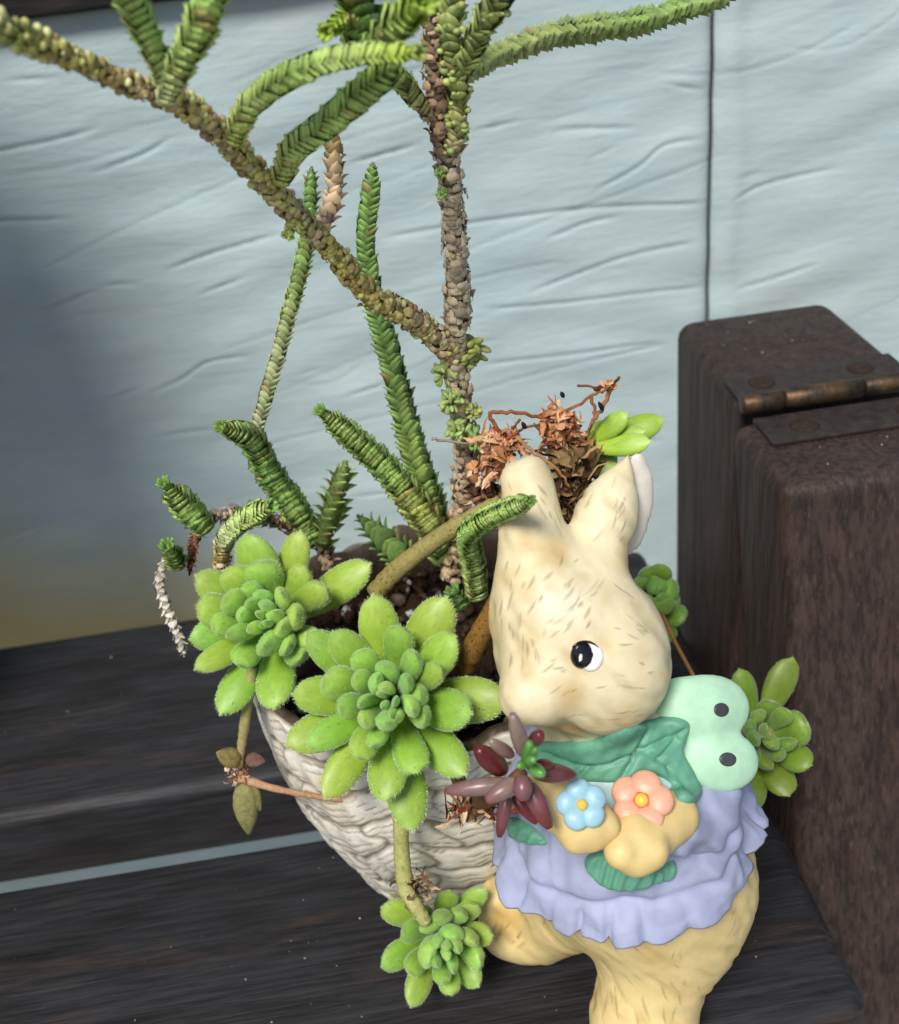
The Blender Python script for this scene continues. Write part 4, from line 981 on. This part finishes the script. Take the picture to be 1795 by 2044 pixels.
chain('shoot', tall, [(875, 1090, .173), (845, 1030, .172), (770, 935, .170), (700, 870, .167), (640, 820, .164)], [60, 72, 64, 58, 44], [g_lite*.8, yg*.75, g_mid*1.1, g_mid, g_lite], .20, 0, .14, None, .05, lin('#6fae35'), 21)
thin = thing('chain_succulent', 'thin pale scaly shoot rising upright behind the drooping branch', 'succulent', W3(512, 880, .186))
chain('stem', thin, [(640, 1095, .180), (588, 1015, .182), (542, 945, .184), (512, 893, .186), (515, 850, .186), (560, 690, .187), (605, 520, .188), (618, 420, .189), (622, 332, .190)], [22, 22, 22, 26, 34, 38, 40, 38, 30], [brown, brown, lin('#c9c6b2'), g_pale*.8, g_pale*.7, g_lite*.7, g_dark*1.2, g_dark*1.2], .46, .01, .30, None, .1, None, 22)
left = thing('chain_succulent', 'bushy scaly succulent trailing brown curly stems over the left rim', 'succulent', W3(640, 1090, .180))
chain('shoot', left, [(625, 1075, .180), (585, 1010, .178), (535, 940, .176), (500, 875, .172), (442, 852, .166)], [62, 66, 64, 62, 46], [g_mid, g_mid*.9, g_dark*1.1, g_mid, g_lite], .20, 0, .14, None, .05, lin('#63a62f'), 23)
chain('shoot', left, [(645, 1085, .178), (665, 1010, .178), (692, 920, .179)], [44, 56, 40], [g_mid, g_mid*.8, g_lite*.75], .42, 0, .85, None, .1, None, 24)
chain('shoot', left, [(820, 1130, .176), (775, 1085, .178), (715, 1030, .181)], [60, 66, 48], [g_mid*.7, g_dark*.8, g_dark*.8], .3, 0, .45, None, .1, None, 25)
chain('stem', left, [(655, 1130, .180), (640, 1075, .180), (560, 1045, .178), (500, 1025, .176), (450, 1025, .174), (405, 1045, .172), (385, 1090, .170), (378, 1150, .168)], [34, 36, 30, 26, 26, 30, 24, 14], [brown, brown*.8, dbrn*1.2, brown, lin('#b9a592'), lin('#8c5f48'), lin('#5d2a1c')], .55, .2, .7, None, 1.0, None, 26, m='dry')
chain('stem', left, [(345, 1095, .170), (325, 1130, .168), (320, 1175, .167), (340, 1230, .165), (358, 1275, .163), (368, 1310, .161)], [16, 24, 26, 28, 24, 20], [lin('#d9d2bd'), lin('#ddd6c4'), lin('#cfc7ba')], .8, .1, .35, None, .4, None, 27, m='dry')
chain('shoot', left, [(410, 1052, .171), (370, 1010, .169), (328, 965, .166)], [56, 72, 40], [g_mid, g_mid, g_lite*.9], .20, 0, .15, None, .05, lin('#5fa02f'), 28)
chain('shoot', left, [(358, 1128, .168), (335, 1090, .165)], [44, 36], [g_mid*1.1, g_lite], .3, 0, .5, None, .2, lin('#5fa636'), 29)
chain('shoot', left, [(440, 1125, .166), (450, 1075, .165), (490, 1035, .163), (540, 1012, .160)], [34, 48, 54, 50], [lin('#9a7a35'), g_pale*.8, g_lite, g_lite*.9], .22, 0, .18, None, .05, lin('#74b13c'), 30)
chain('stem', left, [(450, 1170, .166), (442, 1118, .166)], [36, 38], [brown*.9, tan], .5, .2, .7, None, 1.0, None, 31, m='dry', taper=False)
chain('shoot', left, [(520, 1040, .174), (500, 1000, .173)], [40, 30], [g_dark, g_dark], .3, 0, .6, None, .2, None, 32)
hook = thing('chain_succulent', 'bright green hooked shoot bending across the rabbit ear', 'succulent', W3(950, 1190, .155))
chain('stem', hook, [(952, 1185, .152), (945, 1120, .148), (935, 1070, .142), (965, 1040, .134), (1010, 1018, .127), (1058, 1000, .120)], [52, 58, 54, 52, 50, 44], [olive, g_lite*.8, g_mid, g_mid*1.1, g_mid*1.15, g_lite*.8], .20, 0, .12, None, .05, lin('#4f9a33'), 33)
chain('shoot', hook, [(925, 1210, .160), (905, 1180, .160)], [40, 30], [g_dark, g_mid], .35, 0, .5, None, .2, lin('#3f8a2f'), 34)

# ------------------------------------------------------------------ bare hairy stems of the rosettes
def hairy(name, parent, pts, wpx, c0, c1, hairs, hc, seed=0):
    r = np.random.default_rng(seed); P3 = np.array([W3(*p) for p in pts]); C = catmull(P3, 8)
    R = np.interp(np.linspace(0, 1, len(C)), np.linspace(0, 1, len(pts)), [S(w, q)/2 for w, q in zip(np.broadcast_to(wpx, (len(pts),)), P3)])
    mb = MB(); v, f = tube(C, R*(1+.05*r.standard_normal(len(C))), 12); t = np.repeat(np.linspace(0, 1, len(C)), 12)[:, None]
    mb.add(v, f, c0+(c1-c0)*t); T, U, V = frames(C)
    for _ in range(hairs):
        i = r.integers(len(C)-1); a = r.uniform(0, 6.28); u = r.uniform(); o = U[i]*math.cos(a)+V[i]*math.sin(a); p = C[i]*(1-u)+C[i+1]*u+o*R[i]*.95
        d = nrm(o+r.normal(0, .3, 3)); s = nrm(np.cross(d, T[i]))*.00006; L_ = R[i]*r.uniform(.2, .5); mb.add([p+s, p-s, p+d*L_], [[0, 1, 2]], hc)
    return mb.build(name, M['dry'], parent)
hs = thing('hairy_stem', 'bare tan hairy stem lying across the pot towards the dried stalks', 'stem', W3(770, 1165, .158))
hairy('stem', hs, [(748, 1185, .156), (790, 1140, .156), (860, 1085, .156), (930, 1040, .154), (1000, 1005, .152)], [40, 40, 38, 38, 36], lin('#8d8048'), lin('#a49a60'), 420, lin('#3b2a1a'), 1)
hs2 = thing('hairy_stem', 'orange brown hairy stem stub wedged between rosette and rabbit cheek', 'stem', W3(930, 1330, .140))
hairy('stem', hs2, [(925, 1335, .142), (955, 1275, .140), (1000, 1195, .138)], [44, 46, 44], lin('#8a6a34'), lin('#93682f'), 300, lin('#4a3015'), 2)
dn = thing('hanging_stem', 'pale thick stem carrying the dangling rosette down the pot side', 'stem', W3(800, 1640, .131))
hairy('stem', dn, [(815, 1500, .140), (802, 1620, .131), (802, 1700, .129), (810, 1770, .127), (825, 1800, .125), (850, 1840, .124)], [30, 32, 32, 34, 30, 28], lin('#a3a65e'), lin('#b9b678'), 80, lin('#6d5a36'), 3)
tag(shreds('dry_roots', dn, W3(830, 1770, .127), np.array([.0028, .0015, .0025]), 70, .0032, ['#8d7556', '#6d523a', '#b09a78', '#4a3727'], .00025, 8, 1.6), kind='stuff')

# drooping dry sprig on the left
sp_ = thing('dry_sprig', 'withered sprig with three olive brown leaves dangling left of the pot', 'sprig', W3(480, 1550, .146))
hairy('stem', sp_, [(505, 1330, .150), (492, 1420, .148), (482, 1490, .147), (478, 1530, .146)], [22, 22, 18, 14], lin('#9fa062'), lin('#a58d62'), 40, lin('#6d4630'), 4)
hairy('stem', sp_, [(478, 1552, .146), (540, 1572, .144), (620, 1588, .142), (700, 1600, .140), (800, 1622, .137)], [20, 14, 12, 11, 10], lin('#c09a78'), lin('#8a6440'), 120, lin('#7a4a30'), 5)
tag(shreds('dry_roots', sp_, W3(478, 1548, .146), np.array([.0020, .0012, .0016]), 60, .0022, ['#a8735c', '#c49a7e', '#8a5640', '#d0b9a0'], .0002, 9, 1.8), kind='stuff')
for (bx_, by_), (tx, ty), w, c_ in (((480, 1520), (432, 1502), 42, lin('#837648')), ((486, 1560), (497, 1667), 50, lin('#8f8c5a')), ((498, 1562), (520, 1620), 26, lin('#8a8450')), ((490, 1515), (530, 1520), 30, lin('#6f5148'))):
    b, t = W3(bx_, by_, .146), W3(tx, ty, .145); ts = np.linspace(0, 1, 14); P = b+(t-b)*ts[:, None]
    R = S(w, t)/2*np.clip(np.sin(ts**.75*math.pi), .04, 1)**.8; v, f = tube(P, R, 16); cen = np.repeat(P, 16, 0); dv = v-cen; vd = view(t); v = cen+dv-vd*((dv@vd)*.55)[:, None]
    mid = np.abs(((v-cen)@nrm(np.cross(vd, t-b)))); v += vd[None]*(-.0005*np.exp(-(mid/.0003)**2))[:, None]
    mk('leaf', v, f, M['dry'], sp_, col=np.tile(c_, (len(v), 1))*(1+.12*rng.standard_normal((len(v), 1))))

# ------------------------------------------------------------------ dried flower stalks behind the ears
dr_ = thing('dried_stalk', 'orange brown withered flower heads and twigs behind the rabbit ears', 'dried plant', W3(1010, 1000, .160))
OC = ['#d09a70', '#deae86', '#c2875c', '#ecc9a6', '#d8a478', '#a8744e']
def head(px, py, Y, wx, hy, n, seed, cols=OC):
    c = W3(px, py, Y); a = S(wx, c)*.85; b = S(hy, c)*.85; n = int(n*.5); return tag(shreds('dried_flower_head', dr_, c, np.array([a, a*.7, b]), n, a*1.1, cols, S(6.0, c), seed, 1.2), kind='stuff')
head(1000, 890, .156, 46, 44, 260, 21); head(975, 935, .157, 40, 28, 120, 22); head(1115, 850, .158, 46, 40, 260, 23); head(1135, 870, .158, 36, 34, 110, 24)
head(985, 1010, .158, 42, 34, 150, 25, ['#a57a58', '#8a6248', '#c0a080', '#5d4030']); head(1215, 772, .158, 16, 12, 50, 26); head(1060, 1035, .140, 20, 14, 40, 27)
head(970, 990, .160, 34, 30, 90, 28, ['#4a3325', '#5f4433', '#2f2018'])
def twig(pts, w, c): 
    C = catmull([W3(*p) for p in pts], 6); R = np.array([S(w, q)/2 for q in C])*np.linspace(1.1, .7, len(C)); C = C+rng.normal(0, .00012, C.shape); v, f = tube(C, R, 7); mk('twig', v, f, M['dry'], dr_, col=np.tile(lin(c), (len(v), 1))*(1+.2*rng.standard_normal((len(v), 1)).clip(-1, 1)))
for pts, w, c in (([(1005, 870, .156), (978, 830, .156), (1020, 822, .156), (1080, 832, .157), (1130, 820, .158), (1190, 785, .158), (1215, 770, .158)], 8, '#9a5b3c'), ([(1185, 775, .158), (1215, 770, .158), (1237, 752, .157)], 8, '#5f3b2c'), ([(1220, 775, .158), (1200, 820, .158), (1180, 850, .158), (1170, 880, .158)], 9, '#a5704c'),
                  ([(1180, 790, .158), (1186, 820, .158), (1182, 850, .158)], 7, '#a5704c'), ([(1150, 770, .159), (1190, 772, .158), (1215, 770, .158)], 5, '#7d4a33'), ([(1020, 870, .156), (1060, 850, .157), (1090, 845, .158)], 6, '#8a5236'), ([(1080, 900, .155), (1110, 860, .157)], 6, '#8a5236'), ([(1030, 870, .155), (1070, 905, .152), (1110, 935, .150), (1140, 975, .150)], 8, '#a8794f'),
                  ([(1020, 880, .156), (1060, 910, .154)], 8, '#b5744a'), ([(1140, 870, .157), (1180, 890, .156), (1205, 903, .155)], 6, '#8a5f3c'), ([(862, 875, .158), (905, 882, .158), (960, 885, .158)], 6, '#9c8f7c'), ([(1040, 835, .157), (1020, 860, .157)], 5, '#8a5236')):
    twig(pts, w, c)
for x, y, dx, dy in ((1042, 842, 8, 14), (1195, 802, 10, 18), (1120, 782, 6, 12)):
    a, b = W3(x, y, .156), W3(x+dx, y+dy, .156); P = a+(b-a)*np.linspace(0, 1, 8)[:, None]; v, f = tube(P, S(5, a)*np.sin(np.linspace(.2, 2.9, 8)), 8); mk('seed', v, f, M['dry'], dr_, col=np.tile(lin('#1f2026'), (len(v), 1)))
P = catmull([W3(1150, 1060, .158), W3(1135, 960, .158), W3(1130, 890, .158)], 8); v, f = tube(P, [S(38, q) for q in P], 18); v += rng.normal(0, .00025, v.shape)
mk('stump', v, f, M['dry'], dr_, col=np.tile(lin('#8a6f4c'), (len(v), 1))*(1+.35*rng.standard_normal((len(v), 1)).clip(-1, 1)))
tag(shreds('dry_leaves', dr_, W3(1140, 975, .153), np.array([.0035, .002, .0050]), 150, .006, ['#8d7048', '#5a3d28', '#a98c60', '#3d281b'], .0005, 31, .8), kind='stuff')
tw = thing('dry_needle', 'thin straight tan needle between rabbit head and bow', 'needle', W3(1350, 1290, .150))
P = np.array([W3(1322, 1225, .156), W3(1350, 1285, .150), W3(1385, 1350, .140)]); P = catmull(P, 6); v, f = tube(P, [S(4.2, q) for q in P], 8); mk('needle', v, f, M['dry'], tw, col=np.tile(lin('#8a5f38'), (len(v), 1)))
# ------------------------------------------------------------------ crumbs and dust on the wood
cb = MB()
def crumb(p, s, c):
    q, _ = np.linalg.qr(rng.standard_normal((3, 3))); v, f = ellipsoid(p, q[0]*s, q[1]*s*.8, q[2]*s*.6, 5, 4); cb.add(v+rng.normal(0, s*.2, v.shape), f, c)
CC = ['#a59e8e', '#857c70', '#746656', '#8d9092', '#b8b4a8', '#5d5042']
for y0, y1, n in ((.1985, .2600, 25), (.1165, .1660, 80)):
    for _ in range(n):
        p = np.array([rng.uniform(-.11, .066), rng.uniform(y0, y1), .0001]); crumb(p, rng.uniform(.00008, .00026)*(2.0 if rng.uniform() < .05 else 1), lin(random.choice(CC)))
for _ in range(14): crumb(np.array([rng.uniform(.08, .112), rng.uniform(.225, .252), ZT+.0001]), rng.uniform(.0001, .0003)*(1.8 if rng.uniform() < .15 else 1), lin(random.choice(CC)))
for _ in range(7): crumb(np.array([rng.uniform(.078, .112), rng.uniform(.178, .190), ZT-.0014]), rng.uniform(.0001, .0003), lin(random.choice(CC)))
cbo = cb.build('crumbs', M['speck']); tag(cbo, 'pale soil crumbs and dust scattered on the dark wood', 'crumbs', kind='stuff')
